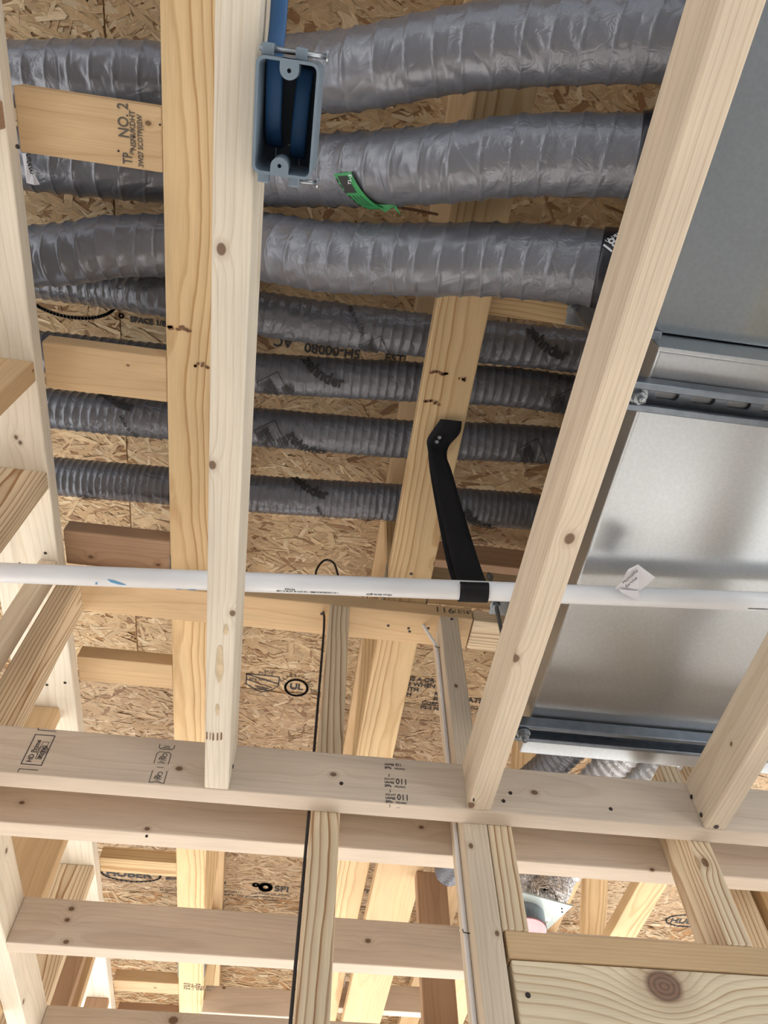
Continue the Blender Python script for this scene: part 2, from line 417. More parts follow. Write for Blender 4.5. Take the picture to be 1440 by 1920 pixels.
def strands(x0, x1, y0, y1, count, seed, zoff=0.0, tint=(1, 1, 1)):
    r = np.random.default_rng(seed)
    n = count
    cx = r.uniform(x0, x1, n); cy = r.uniform(y0, y1, n)
    ln = r.gamma(4.0, .0125, n) + .016; wd = r.gamma(3.0, .0021, n) + .0024
    big = r.random(n) < .12; wd[big] *= 1.9
    ang = r.normal(0.10, .62, n)
    hz = (EYE + 1.7318) - r.random(n) ** 1.5 * .0022 - zoff
    tx = r.normal(0, .018, n); ty = r.normal(0, .09, n)
    V = np.zeros((n, 6, 3)); 
    prof = np.array([(-.5, -.1), (-.36, -.5), (.33, -.5), (.5, .12), (.38, .5), (-.33, .5)])
    for k in range(6):
        u = (prof[k, 0] + r.normal(0, .05, n)) * ln; v = (prof[k, 1] + r.normal(0, .09, n)) * wd
        V[:, k, 0] = cx + u * np.cos(ang) - v * np.sin(ang)
        V[:, k, 1] = cy + u * np.sin(ang) + v * np.cos(ang)
        V[:, k, 2] = hz + u * tx + v * ty
    V[:, :, 0] = np.clip(V[:, :, 0], x0, x1); V[:, :, 1] = np.clip(V[:, :, 1], y0, y1)
    F = np.arange(n * 6).reshape(n, 6)[:, ::-1]
    me = bpy.data.meshes.new('osb_strands')
    me.vertices.add(n * 6); me.vertices.foreach_set('co', V.reshape(-1))
    me.loops.add(n * 6); me.loops.foreach_set('vertex_index', F.reshape(-1))
    me.polygons.add(n); me.polygons.foreach_set('loop_start', np.arange(0, n * 6, 6)); me.polygons.foreach_set('loop_total', np.full(n, 6))
    me.update(calc_edges=True)
    a = np.array([.60, .43, .245]); b_ = np.array([.47, .30, .15]); c = np.array([.28, .145, .06]); d = np.array([.66, .50, .31])
    t = r.random(n)[:, None]; pick = r.random(n)
    colr = a * t + b_ * (1 - t)
    colr[pick < .07] = c; colr[pick > .88] = d
    colr *= r.uniform(.85, 1.12, n)[:, None]
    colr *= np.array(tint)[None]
    rgba = np.ones((n, 6, 4)); rgba[:, :, :3] = colr[:, None, :]
    ca = me.color_attributes.new('Col', 'FLOAT_COLOR', 'CORNER'); ca.data.foreach_set('color', rgba.reshape(-1).astype(np.float32))
    uv = np.zeros((n, 6, 2)); off = r.uniform(0, 50, (n, 1))
    uv[:, :, 0] = prof[::-1, 0][None] * ln[:, None] * 60 + off; uv[:, :, 1] = prof[::-1, 1][None] * wd[:, None] * 900 + off * 3
    ul = me.uv_layers.new(name='grain'); ul.data.foreach_set('uv', uv.reshape(-1).astype(np.float32))
    me.materials.append(M['strand'])
    return me

# sheets of strand board, laid with a small gap; each sheet's loose strands are one joined piece
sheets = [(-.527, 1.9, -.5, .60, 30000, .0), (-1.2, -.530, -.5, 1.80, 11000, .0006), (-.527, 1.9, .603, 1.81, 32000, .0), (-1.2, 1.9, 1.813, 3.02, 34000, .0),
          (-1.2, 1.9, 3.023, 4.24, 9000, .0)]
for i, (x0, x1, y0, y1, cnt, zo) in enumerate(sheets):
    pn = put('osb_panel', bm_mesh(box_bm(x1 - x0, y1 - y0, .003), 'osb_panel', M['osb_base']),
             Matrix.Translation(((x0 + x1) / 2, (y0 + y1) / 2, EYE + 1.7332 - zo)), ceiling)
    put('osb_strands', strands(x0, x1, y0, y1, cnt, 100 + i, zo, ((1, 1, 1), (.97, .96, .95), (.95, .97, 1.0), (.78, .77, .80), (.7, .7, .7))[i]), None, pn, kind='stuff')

ZC = EYE + 1.7286
# print on the sheathing (reads from below: right = +X, up = -Y)
def cprint(s, size, px, py, **k): return text(ceiling, s, size, (px, py, ZC), XP, YN, name='printed_text', **k)
def cmark(lines, wid, px, py, **k): return strokes(ceiling, lines, wid, (px, py, ZC), XP, YN, name='printed_mark', **k)
cprint('HUBER', .058, -.70, 2.925, bold=.0015, sx=1.0); cmark([circ(.115, 36, ry=.05)], .008, -.60, 2.905)
cprint('by NATURE', .017, -.49, 3.005); cmark([[(0, 0), (.16, 0)]], .013, -.46, 2.915)
cprint('"', .06, -.245, 2.955, bold=.002); cprint('S. COUNTY', .018, -.25, 2.985); cprint('CORP. RATED BOARD', .016, -.25, 3.01)
cprint('SFI', .052, -.03, 2.952, bold=.001); cmark([circ(.02, 14, ry=.022)], .018, -.065, 2.93); cmark([circ(.010, 10)], .010, -.105, 2.918)
cprint('CERTIFIED SOURCING', .016, -.12, 2.985); cprint('www.sfiprogram.org', .016, -.11, 3.005); cprint('SFI-00000', .015, -.07, 3.025); cprint('IN', .045, .075, 2.95)
cprint('HUBER', .05, 1.66, 2.98, bold=.001); cmark([circ(.10, 30, ry=.045)], .007, 1.74, 2.96)
# shield and circle marks
cmark([[(-.052, -.01), (-.052, -.055), (-.02, -.08), (0, -.086), (.03, -.074), (.052, -.05), (.052, -.012), (-.052, -.01)],
       [(-.052, -.012), (.05, -.043)], [(-.05, -.035), (.03, -.062)], [(-.022, -.062), (.02, -.068)], [(-.018, -.07), (.015, -.073)]], .0035, -.135, 1.735)
cprint('PS2-10', .017, -.15, 1.742); cprint('RATED', .012, -.132, 1.730); cprint('APA APPRO', .0135, -.178, 1.772, shear=0)
cmark([circ(.036, 32, ry=.036)], .0075, -.025, 1.788); cprint('UL', .036, -.047, 1.795, bold=.0012)
for i, ch in enumerate('CLASSIFIED'):
    a = math.radians(158 - i * 15); text(ceiling, ch, .018, (-.025 + .046 * math.cos(a) - .004, 1.786 - .046 * math.sin(a), ZC), (math.sin(a), math.cos(a), 0), (math.cos(a), -math.sin(a), 0))
cprint('3PLL', .019, .020, 1.803)
for i, s in enumerate(('CLASS A OR', 'CORE WHEN', 'CE WITH', 'Y WITH', 'PANEL')): cprint(s, .024, .285 - i * .006, 1.708 + i * .0235, bold=.0006)
for i, s in enumerate(('R C', 'SEAL', 'CORP 3000', 'PS-2 NS')): cprint(s, .021, .405 + (.02 if i < 2 else -.015), 1.765 + i * .022, bold=.0005)
cprint('RATED 24', .03, .52, 1.78, bold=.001); cprint('EXPOSURE', .02, .53, 1.81); cprint('NO. 15', .02, .53, 1.835)
for i, s in enumerate(('CLASS A OR B FIRE', 'TREATED WHEN USED', 'FACE WITH PANEL', 'SPAN 24/16')): cprint(s, .022, .70, 2.62 + i * .03, bold=.0006)
cprint('ADVTECH 23', .034, .27, 2.92, bold=.0008)
# half-hidden logo and letters beside the left bay
cmark([circ(.105, 40, math.pi, 2 * math.pi, 0, 0, .052)], .007, -.64, .588); cprint('HUBER', .05, -.715, .592, bold=.0014)
cprint('SPACE 1/8 IN', .019, -.505, .632, bold=.0007); cmark([circ(.005, 10)], .004, -.525, .62)
text(ceiling, 'SH-00080', .034, (.045, .628, ZC), XN, YP, bold=.0008); text(ceiling, 'AC', .034, (-.12, .622, ZC), XN, YP, bold=.0008)
cprint('ESTE', .03, .105, .648, bold=.0008)

# ================================================================ TRUSSES
def truss(X0, X1, lab, mat, knots=(), kr=.006):
    t = thing('floor_truss', ((X0 + X1) / 2, 1.6, EYE + 1.30), lab, 'truss')
    y0, y1 = -.7, 4.2
    board('bottom_chord', None, None, (X0, X1), (y0, y1), (1.30, 1.338), mat, knots, kr, parent=t)
    board('top_chord', None, None, (X0, X1), (y0, y1), (1.69, 1.728), 'pine_plain', parent=t)
    xm = (X0 + X1) / 2
    for i, (ya, yb) in enumerate(((1.02, 1.02), (1.08, 1.42), (1.84, 1.46), (1.90, 2.26), (2.68, 2.30), (2.74, 3.10), (3.5, 3.14), (-.16, -.16), (-.2, -.55))):
        beam_pts('web', None, None, (xm, ya, EYE + 1.338), (xm, yb, EYE + 1.69), (X1 - X0) * .96, .036, (1, 0, 0), 'pine_plain' if i % 2 else 'pine', parent=t)
    for ya in (1.44, 2.28, 3.12):
        for sx in (X0 - .0012, X1 + .0012):
            gp = put('nail_plate', bm_mesh(box_bm(.0012, .13, .062, .0), 'nail_plate', M['gusset']), Matrix.Translation((sx, ya, EYE + 1.700)), t)
    for ya in (1.05, 1.87, 2.71):
        for sx in (X0 - .0012, X1 + .0012):
            gp = put('nail_plate', bm_mesh(box_bm(.0012, .13, .062, .0), 'nail_plate', M['gusset']), Matrix.Translation((sx, ya, EYE + 1.330)), t)
    return t
tL = truss(-.317, -.2305, 'striped yellow pine truss running straight up between the left wall and the electrical box joist', 'pine')
tR = truss(.156, .2515, 'yellow pine truss the black strap is screwed to, right of centre', 'pine', [(.256, .93, EYE + 1.30)], .008)
tM = truss(.632, .722, 'pine truss above the galvanised plenum, seen just past its far end', 'pine_plain')
tF = truss(1.082, 1.172, 'bright yellow truss at the far right, seen slanting under the second ledger', 'pine')
# roller burns and smudges on the chords
for (t, p, s) in ((tL, (-0.2848, 0.4747, 2.7995), 1), (tL, (-0.2542, 0.5405, 2.7995), .5), (tR, (0.1888, 0.4954, 2.7995), .8), (tR, (0.1782, 0.5563, 2.7995), .6), (tR, (0.2288, 0.5039, 2.7995), .25)):
    for k in range(7):
        x = (RNG.random() - .5) * .055 * s; y = (RNG.random() - .5) * .008
        blob(t, [(x - .006 * s, y), (x - .002, y - .003), (x + .006 * s, y - .001), (x + .004 * s, y + .003), (x - .003, y + .002)], p, XP, YN, 'ink_brown', 'roller_burn')
text(tL, 'MILL 24\nGRADED SYP\nNo.1 DENSE', .018, (-0.2999, 2.8252, 2.7995), XP, YN, 'ink', 0, 1, 1)

# short flat blocks between the left wall and the left truss
BG = None
b1 = board('blocking', 'flat pine block with NO. 2 stamp nailed between left wall and left truss', 'blocking', (-.54, -.317), (.128, .221), (1.30, 1.338), 'pine_plain', [(-0.3381, 0.1523, 2.8000)], .004)
text(b1, 'NO. 2', .0235, (-0.3685, 0.1782, 2.7997), YN, XN, 'ink_soft', .0003, sx=.80)
text(b1, 'NSFR/KDHT', .0118, (-0.3584, 0.1944, 2.7997), YN, XN, 'ink_soft', .0002, sx=.90)
text(b1, '3W27 SCOTP(I)SW', .0112, (-0.3475, 0.2171, 2.7997), YN, XN, 'ink_soft', .0002, sx=.80)
text(b1, 'TP', .021, (-0.3651, 0.2156, 2.7997), YN, XN, 'ink_soft', .0003, sx=.7); text(b1, '(R)', .008, (-0.3628, 0.2012, 2.7997), YN, XN, 'ink_soft')
for p in ((-0.3602, 0.1748, 2.8000), (-0.3860, 0.1983, 2.8000), (-0.3201, 0.1520, 2.8000)): screw(b1, p, ZN, .0018, name='nail_head')
b2 = board('blocking', 'plain flat pine block second down from the photo top, left bay', 'blocking', (-.54, -.317), (.534, .624), (1.30, 1.338), 'pine_plain', [(-0.3873, 0.5587, 2.8000)], .0025)
b3 = board('blocking', 'pinkish flat block just above the white pipe in the left bay', 'blocking', (-.54, -.317), (.948, 1.036), (1.302, 1.340), 'brown', [(-0.4865, 1.0107, 2.8000), (-0.3440, 1.0134, 2.8000)], .005)
b4 = board('blocking', 'pale yellow flat block below the white pipe between left wall and left truss', 'blocking', (-.54, -.317), (1.308, 1.388), (1.30, 1.338), 'pine_plain', [(-0.3508, 1.2941, 2.8000)], .003)
b5 = board('blocking', 'yellow flat block over the oval logo on the sheathing, lower left', 'blocking', (-.54, -.317), (2.112, 2.182), (1.30, 1.338), 'pine')
b6 = board('blocking', 'flat block near the bottom edge, nearer of the close pair in the left bay', 'blocking', (-.54, -.317), (2.826, 2.900), (1.30, 1.338), 'pine_plain', [(-0.3975, 2.8603, 2.8000)], .004)
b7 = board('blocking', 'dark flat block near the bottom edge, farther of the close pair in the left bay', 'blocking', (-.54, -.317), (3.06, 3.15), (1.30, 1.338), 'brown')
b8 = board('blocking', 'pinkish board on edge between left and strapped trusses near the bottom edge', 'blocking', (-.2305, .156), (2.93, 2.968), (1.262, 1.351), 'beamwood', [(-0.1660, 2.9300, 2.8450)], .004)
b9 = board('blocking', 'pine block on edge beside the upper threaded rod, right of the strapped truss', 'blocking', (.2515, .632), (.350, .388), (1.338, 1.427), 'pine')
b10 = board('blocking', 'pine block on edge behind the lower threaded rod, above the white pipe', 'blocking', (.2515, .632), (1.018, 1.042), (1.30, 1.412), 'pine_plain', [(0.3336, 1.0180, 2.9700)], .006)
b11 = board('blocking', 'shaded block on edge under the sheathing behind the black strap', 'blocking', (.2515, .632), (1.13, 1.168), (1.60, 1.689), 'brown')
b12 = board('blocking', 'dim board on edge between strapped truss and next one at far bottom', 'blocking', (.2515, .632), (2.93, 2.968), (1.300, 1.389), 'beamwood')

# ================================================================ WALL IN FRONT (runs across) AND ITS FRAMING
p1 = board('top_plate', 'pine top plate behind the white pipe marked 116 13/16 in pencil', 'wall plate', (-.54, .3555), (1.042, 1.131), (1.262, 1.299), 'pine_plain')
text(p1, '116', .025, (.268, 1.0415, EYE + 1.2735), XP, ZP, 'ink_soft', sx=1.25); text(p1, '13/16"', .018, (.312, 1.0415, EYE + 1.2765), XP, ZP, 'ink_soft', sx=.9)
for p in ((0.2169, 1.0874, 2.7620), (0.1707, 1.0856, 2.7620), (0.2207, 1.0964, 2.7620), (0.2607, 1.0817, 2.7620), (0.0200, 1.0710, 2.7620)): screw(p1, p, ZN, .0034)
p2 = board('top_plate', 'rough grained top plate right of the plate joint, under the rod washer', 'wall plate', (.358, 1.7), (1.046, 1.131), (1.262, 1.299), 'pine_strong')

def wstud(label, X, Y, mat, knots=(), kr=.006, top=1.262, bot=-1.462, name='wall_stud', cat='stud'):
    return board(name, label, cat, X, Y, (bot, top), mat, knots, kr)
sD = wstud('striped grain stud with black cable along its left edge, centre of wall', (.0355, .0795), (1.042, 1.131), 'pine_strong')
sE = wstud('pale smooth stud with white cable stapled to its left side', (.2795, .3205), (1.042, 1.131), 'spruce', [(0.2970, 1.0420, 2.5518), (0.2890, 1.0420, 2.2057), (0.3123, 1.0420, 2.0711)], .0035)
screw(sE, (0.3060, 1.0420, 2.7538), YN, .0032)
sE2 = wstud('short striped stud standing on the header against the pale stud', (.3215, .361), (1.042, 1.131), 'pine_strong', top=.834, bot=.577, name='cripple_stud')
sC1 = wstud('short stud with a long dark knot on the header, right part', (.663, .7005), (1.042, 1.131), 'pine_strong', [(0.6774, 1.0420, 2.2082)], .006, top=.90, bot=.577, name='cripple_stud')
sS = wstud('left end stud of cross wall with bold grain, in the corner under the pipe', (-.54, -.4985), (1.042, 1.131), 'pine_strong')
hp = board('header_plate', 'dark yellow flat plate lying on top of the knotty header', 'plate', (.325, 1.5), (1.042, 1.131), (.539, .577), 'pine_plain')
hd = board('door_header', 'big pine header board with a large oval knot, bottom right corner', 'header', (.328, 1.5), (1.044, 1.131), (.28, .5375), 'header', [(0.5429, 1.0440, 2.0140)], .021)
screw(hd, (0.3442, 1.0440, 1.9923), YN, .004)
bp = board('bottom_plate', 'pine bottom plate of the cross wall on the floor', 'wall plate', (-.54, 1.5), (1.042, 1.131), (-1.5, -1.462), 'pine_plain')

# ledgers and the dropped ceiling joists
LK = .745
L1 = board('ledger_board', 'pale ledger board with mill stamps, in front of the cross wall', 'ledger', (-.54, 1.7), (1.006, 1.042), (LK, .834), 'beamwood',
           [(-0.1820, 1.0060, 2.2775), (0.0628, 1.0060, 2.2907), (0.3982, 1.0060, 2.2879), (-0.0166, 1.0060, 2.2245)], .0042)
L2 = board('ledger_board', 'ledger board behind the cross wall studs, with dark specks', 'ledger', (-.54, 1.7), (1.131, 1.169), (LK, .834), 'beamwood',
           [(-0.4409, 1.1310, 2.2821), (-0.2294, 1.1310, 2.2521), (0.2289, 1.1310, 2.2945), (0.6311, 1.1310, 2.2467)], .0035)
L3 = board('ledger_board', 'ledger board on the left wall that the far cross joists butt into', 'ledger', (-.54, -.500), (1.169, 3.2), (LK, .834), 'spruce_b', [(-0.5000, 1.3129, 2.3089), (-0.5000, 1.7503, 2.2548)], .005)
for p in ((0.3599, 1.0151, 2.2900), ): pass
for p in ((0.3425, 1.0060, 2.2663), (0.3566, 1.0060, 2.2829), (0.0765, 1.0060, 2.2745), (0.5238, 1.0060, 2.2678)): screw(L1, p, YN, .0034)
screw(L2, (-0.2268, 1.1310, 2.2388), YN, .0025)

jA = board('ceiling_joist', 'cream joist hanging at the centre left that carries the electrical box', 'joist', (-.1365, -.0990), (-.9, 1.006), (LK, .834), 'spruce_b',
           [(-0.1270, 0.1876, 2.2450), (-0.1323, 0.4290, 2.2450), (-0.1030, 0.6464, 2.2450)], .0045)
jB = board('ceiling_joist', 'long slanting joist right of centre, beside the metal plenum', 'joist', (.2800, .3180), (-.9, 1.006), (LK, .834), 'spruce',
           [(0.3010, 0.4743, 2.2450), (0.2838, 0.9950, 2.2450), (0.2808, 0.6769, 2.2450), (0.2800, 0.4121, 2.4503)], .0062)
jC = board('ceiling_joist', 'joist end at the right edge with three screws, ending on the stamped ledger', 'joist', (.6755, .7130), (-.9, 1.006), (LK, .834), 'spruce', [(0.6755, 0.8466, 2.2846)], .003)
for p in ((-0.0990, 1.0130, 2.3223), (-0.0990, 0.9955, 2.2817)): screw(jA, p, XP, .0038)
for p in ((0.2714, 0.6251, 2.2450), (0.2582, 0.5547, 2.2450)): pass
screw(jB, (0.2800, 0.9600, 2.2289), XN, .0028)
for p in ((0.6755, 1.0023, 2.3028), (0.6755, 0.9969, 2.2639)): screw(jC, p, XN, .0042)
screw(jC, (0.6944, 0.9987, 2.2450), ZN, .0045)
jF = board('ceiling_joist', 'cross joist spanning the whole width, first one behind the cross wall', 'joist', (-.500, 1.7), (1.5015, 1.5375), (LK, .834), 'beamwood',
           [(-0.4032, 1.5015, 2.3151), (-0.4038, 1.5015, 2.2932), (-0.3918, 1.5015, 2.2527), (0.1824, 1.5015, 2.2910)], .0045)
jG = board('ceiling_joist', 'cross joist along the bottom edge of the photo with one round knot', 'joist', (-.500, 1.7), (1.941, 1.979), (LK, .834), 'beamwood', [(-0.2123, 1.9410, 2.3161)], .009)

# mill stamps on the ledger (face looks at -Y)
yl = 1.006
def lstamp(fn, *a, **k): return fn(L1, *a, **k)
def plate_xy(x, h): return (x, yl, EYE + h)
strokes(L1, [[(0, 0), (.0305, 0), (.0305, .0575), (0, .0575), (0, 0)]], .0014, plate_xy(-.4195, .7622), XP, ZP, name='stamp_frame')
text(L1, 'HD Prime', .0112, plate_xy(-.4062, .7665), ZP, XN, bold=.00012, sx=.93)
text(L1, 'IRVING', .0078, plate_xy(-.3945, .7745), ZP, XN, bold=.0002, sx=1.0)
strokes(L1, [[(0, 0), (.033, 0)], [(0, .0085), (.033, .0085)], [(0, 0), (0, .0085)], [(.033, 0), (.033, .0085)], [(.008, .0085), (.0165, .0135), (.025, .0085)], [(.008, 0), (.0165, -.005), (.025, 0)],
             [(.012, .0103), (.021, .0103)], [(.012, -.0018), (.021, -.0018)]], .0008, plate_xy(-.3938, .7735), ZP, XN, name='stamp_frame')
strokes(L1, [[(0, -.006), (0, 0), (.028, 0)]], .0012, plate_xy(-.4185, .7530), XP, ZP, name='stamp_frame')
strokes(L1, [[(0, .004), (0, 0), (.029, 0)]], .0012, plate_xy(-.4195, .8290), XP, ZP, name='stamp_frame')
for (x, h, top) in ((-.2215, .7475, 0), (-.2230, .7835, 1)):
    q = plate_xy(x, h)
    strokes(L1, [[(0, 0), (0, .019), (.003, .0225), (.019, .0225), (.0225, .019), (.0225, 0)]] if top else [[(0, 0), (0, .0225)], [(.0225, 0), (.0225, .0225)], [(.001, 0), (.006, .001)], [(.016, .001), (.0225, 0)]], .0010, q, XP, ZP, name='stamp_frame')
    text(L1, 'FSC', .0072, (x + .0052, yl, EYE + h + .0068), XP, ZP, bold=.0001)
    strokes(L1, [circ(.0034, 10, cx=.0130, cy=.0170), [(.0130, .0136), (.0130, .0118)], [(.0065, .0145), (.0085, .0128), (.0115, .0150)]], .0009, q, XP, ZP, name='stamp_frame')
    strokes(L1, [[(.0085, .0045), (.0140, .0045)], [(.006, .0018), (.0165, .0018)]], .0010, q, XP, ZP, name='stamp_frame')
strokes(L1, [[(0, 0), (.010, 0)]], .0008, plate_xy(-.2165, .7765), XP, ZP, name='stamp_frame')
strokes(L1, [[(0, .009), (0, .003), (.003, 0), (.020, 0), (.0235, .003), (.0235, .009)], [(.005, .003), (.018, .003)], [(.008, .006), (.016, .006)]], .0011, plate_xy(-.2225, .8120), XP, ZP, name='stamp_frame')
for i, q in enumerate(((0.1471, 1.0060, 2.3107), (0.1468, 1.0060, 2.2752), (0.1482, 1.0060, 2.2454))):
    x, y, z = q
    text(L1, 'SPFs', .0062, (x, y, z), XP, ZP, bold=.0001); text(L1, 'MILMAC', .0050, (x + .0165, y, z), XP, ZP)
    text(L1, 'UN*EE', .0055, (x, y, z + .0068), XP, ZP, bold=.0001)
    if i: text(L1, 'KD-HT', .0055, (x, y, z + .0135), XP, ZP)
    text(L1, '011', .0155 if i else .008, (x + .0185, y, z + .0068), XP, ZP, sx=.85, bold=.0001)
    if i: text(L1, '2', .0065, (x + .006, y, z + .0205), XP, ZP)
text(L1, '2', .0062, (0.1532, 1.0060, 2.2381), XP, ZP); text(L1, '...', .009, (0.1651, 1.0060, 2.2373), XP, ZP)
# pencil hatching on joist A's end
M['torn'] = plain('torn_grain', (.60, .47, .31), .8, 0, .18, 60, .6)
for (px0, w_, l_, a) in (((-0.1177, 0.7387, 2.2450), .013, .075, 0), ((-0.1106, 0.6750, 2.2450), .006, .022, 0), ((-0.1190, 0.8277, 2.2450), .006, .026, 0)):
    n_ = 14; rr_ = random.Random(int(l_ * 1000))
    blob(jA, [(w_ * .5 * math.cos(2 * math.pi * k / n_) * rr_.uniform(.6, 1), l_ * .5 * math.sin(2 * math.pi * k / n_) * rr_.uniform(.8, 1)) for k in range(n_)], px0, XP, YN, 'torn', 'torn_grain')
for k, (q, w_) in enumerate((((-0.1335, 0.8846, 2.2450), .0022), ((-0.1288, 0.8851, 2.2450), .0012), ((-0.1242, 0.8857, 2.2450), .0026), ((-0.1180, 0.8849, 2.2450), .0022), ((-0.1126, 0.8831, 2.2450), .0026))):
    blob(jA, [(-w_ * .5, -.009), (w_ * .5, -.007), (w_ * .4, .007), (-w_ * .4, .009)], q, XP, YN, 'ink_brown', 'roller_burn')
screw(tR, (0.2049, 0.9644, 2.8000), ZN, .0036)

# ================================================================ LEFT WALL (runs away from the camera)
lp = board('top_plate', 'wide pale top plate of the left wall', 'wall plate', (-.675, -.54), (-.9, 3.4), (1.262, 1.299), 'spruce_b',
           [(-0.5913, 0.7156, 2.7620), (-0.5847, 0.7261, 2.7620)], .004)
for p in ((-0.5646, 0.9823, 2.7620), (-0.6205, 1.0174, 2.7620), (-0.6005, 1.3706, 2.7620), (-0.5578, 1.3581, 2.7620), (-0.5270, 0.2074, 2.7620)): screw(lp, p, ZN, .0036)
lb = board('bottom_plate', 'bottom plate of the left wall on the floor', 'wall plate', (-.675, -.54), (-.9, 3.4), (-1.5, -1.462), 'spruce_b')
wstud('brown stud end at the upper left edge of the photo', (-.675, -.541), (.147, .185), 'brown')
wstud('pine stud in the left wall meeting its plate beside the second block', (-.675, -.541), (.557, .595), 'pine_plain', [(-0.5410, 0.5716, 2.7539)], .0025)
wstud('boldly striped stud in the left wall above the white pipe', (-.675, -.541), (.784, .822), 'pine_strong')
wstud('narrow pinkish stud beside the corner, just under the white pipe on the left', (-.579, -.5415), (1.000, 1.037), 'spruce')
wstud('orange stud top seen above the HD Prime stamp', (-.655, -.579), (1.444, 1.482), 'pine_plain')
wstud('plain tan stud of the left wall just past the second ledger', (-.675, -.541), (1.736, 1.776), 'pine_plain')
wstud('fine striped stud of the left wall next to the plain tan one', (-.675, -.541), (2.09, 2.128), 'pine_strong')
wstud('brown knotty stud of the left wall seen under the far cross joist', (-.675, -.541), (2.31, 2.348), 'brown')
wstud('orange edged stud of the left wall, third under the far cross joist', (-.675, -.541), (2.43, 2.468), 'pine_plain')
wstud('small stud top below the bright plate, lower left', (-.62, -.545), (2.865, 2.90), 'brown')

# ================================================================ FRAMING FAR BEYOND
fp = board('top_plate', 'reddish six inch wide plate running away beyond the ledgers, centre', 'wall plate', (.268, .404), (1.75, 3.4), (1.262, 1.299), 'pine_plain', [(0.4001, 2.0842, 2.7620)], .004)
wstud('reddish brown stud standing behind the ledgers, left of the pale stud', (.383, .471), (2.0, 2.038), 'brown')
wstud('thin light stud edge between the reddish plate and the brown stud', (.500, .535), (2.3, 2.389), 'pine_plain')
wstud('grey brown stud right of the round duct plate, far behind', (.985, 1.075), (2.3, 2.338), 'brown')
wstud('narrow stud behind the second ledger at the right edge', (.842, .882), (1.25, 1.339), 'pine_strong')
wstud('striped stud cut by the right edge of the photo, behind the ledgers', (.900, .938), (1.25, 1.339), 'pine')
board('top_plate', 'far plate across the view at the very bottom, past the cross joists', 'wall plate', (-.54, 2.0), (3.42, 3.51), (1.262, 1.299), 'pine_plain')
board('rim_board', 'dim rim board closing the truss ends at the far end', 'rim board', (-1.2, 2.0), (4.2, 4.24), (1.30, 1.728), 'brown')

# ================================================================ GREY FLEXIBLE DUCTS
class Path:
    pass
def duct(name, label, pts, R, pitch, mat, group, ridge=.0016, seed=1, ds=.0035, nt_=56, wr=.0013, parent=None, cat='duct', pw=.0022):
    P, S = spline([(x, y, h + EYE) for x, y, h in pts], ds)
    T = np.gradient(P, axis=0); T /= np.linalg.norm(T, axis=1)[:, None]
    down = np.array([0, 0, -1.0]); Nn = down - T * (T @ down)[:, None]
    bad = np.linalg.norm(Nn, axis=1) < .2
    Nn[bad] = np.array([0, -1.0, 0]) - T[bad] * (T[bad] @ np.array([0, -1.0, 0]))[:, None]
    Nn /= np.linalg.norm(Nn, axis=1)[:, None]; B = np.cross(T, Nn)
    th = np.linspace(0, 2 * np.pi, nt_, endpoint=False)
    r = np.random.default_rng(seed)
    s = S[:, None]; t = th[None, :]
    ph = (s / pitch + t / (2 * np.pi)) % 1.0; dd = np.minimum(ph, 1 - ph) * pitch
    rad = R + ridge * np.exp(-(dd / pw) ** 2) - ridge * (.5 if R > .05 else .9) * np.sin(np.pi * ph) ** 2
    # creases running slantwise between the wires
    for k in range(7):
        a = r.uniform(25, 70) * r.choice([-1, 1]); b_ = r.integers(2, 7) * r.choice([-1, 1]); c = r.uniform(0, 6.28); e = r.uniform(6, 20)
        wv = np.abs(np.sin(a * s + b_ * t + c + .9 * np.sin(e * s + 2 * t + c)))
        amp = .5 + .5 * np.sin(r.uniform(3, 9) * s + t * r.integers(1, 3) + c)
        rad -= wr / 3.2 * (1 - wv) ** 3 * amp * 2.2
    V = P[:, None, :] + rad[..., None] * (np.cos(th)[None, :, None] * Nn[:, None, :] + np.sin(th)[None, :, None] * B[:, None, :])
    n, m_ = len(S), nt_
    i, j = np.meshgrid(np.arange(n - 1), np.arange(m_), indexing='ij')
    F = np.stack([i * m_ + j, i * m_ + (j + 1) % m_, (i + 1) * m_ + (j + 1) % m_, (i + 1) * m_ + j], -1).reshape(-1, 4)
    o0 = P[0]
    me = bpy.data.meshes.new(name)
    me.vertices.add(n * m_); me.vertices.foreach_set('co', (V - o0).reshape(-1))
    ends = np.concatenate([np.arange(m_)[::-1], (n - 1) * m_ + np.arange(m_)]); nq = len(F)
    me.loops.add(nq * 4 + 2 * m_); me.loops.foreach_set('vertex_index', np.concatenate([F.reshape(-1), ends]))
    me.polygons.add(nq + 2); me.polygons.foreach_set('loop_start', np.concatenate([np.arange(0, nq * 4, 4), [nq * 4, nq * 4 + m_]])); me.polygons.foreach_set('loop_total', np.concatenate([np.full(nq, 4), [m_, m_]]))
    me.update(calc_edges=True); me.polygons.foreach_set('use_smooth', [True] * len(me.polygons)); me.materials.append(M[mat])
    o = put(name, me, Matrix.Translation(Vector(o0)), parent, label, cat if label else None, group)
    D = Path(); D.o, D.P, D.S, D.T, D.N, D.B, D.R = o, P, S, T, Nn, B, R
    return D

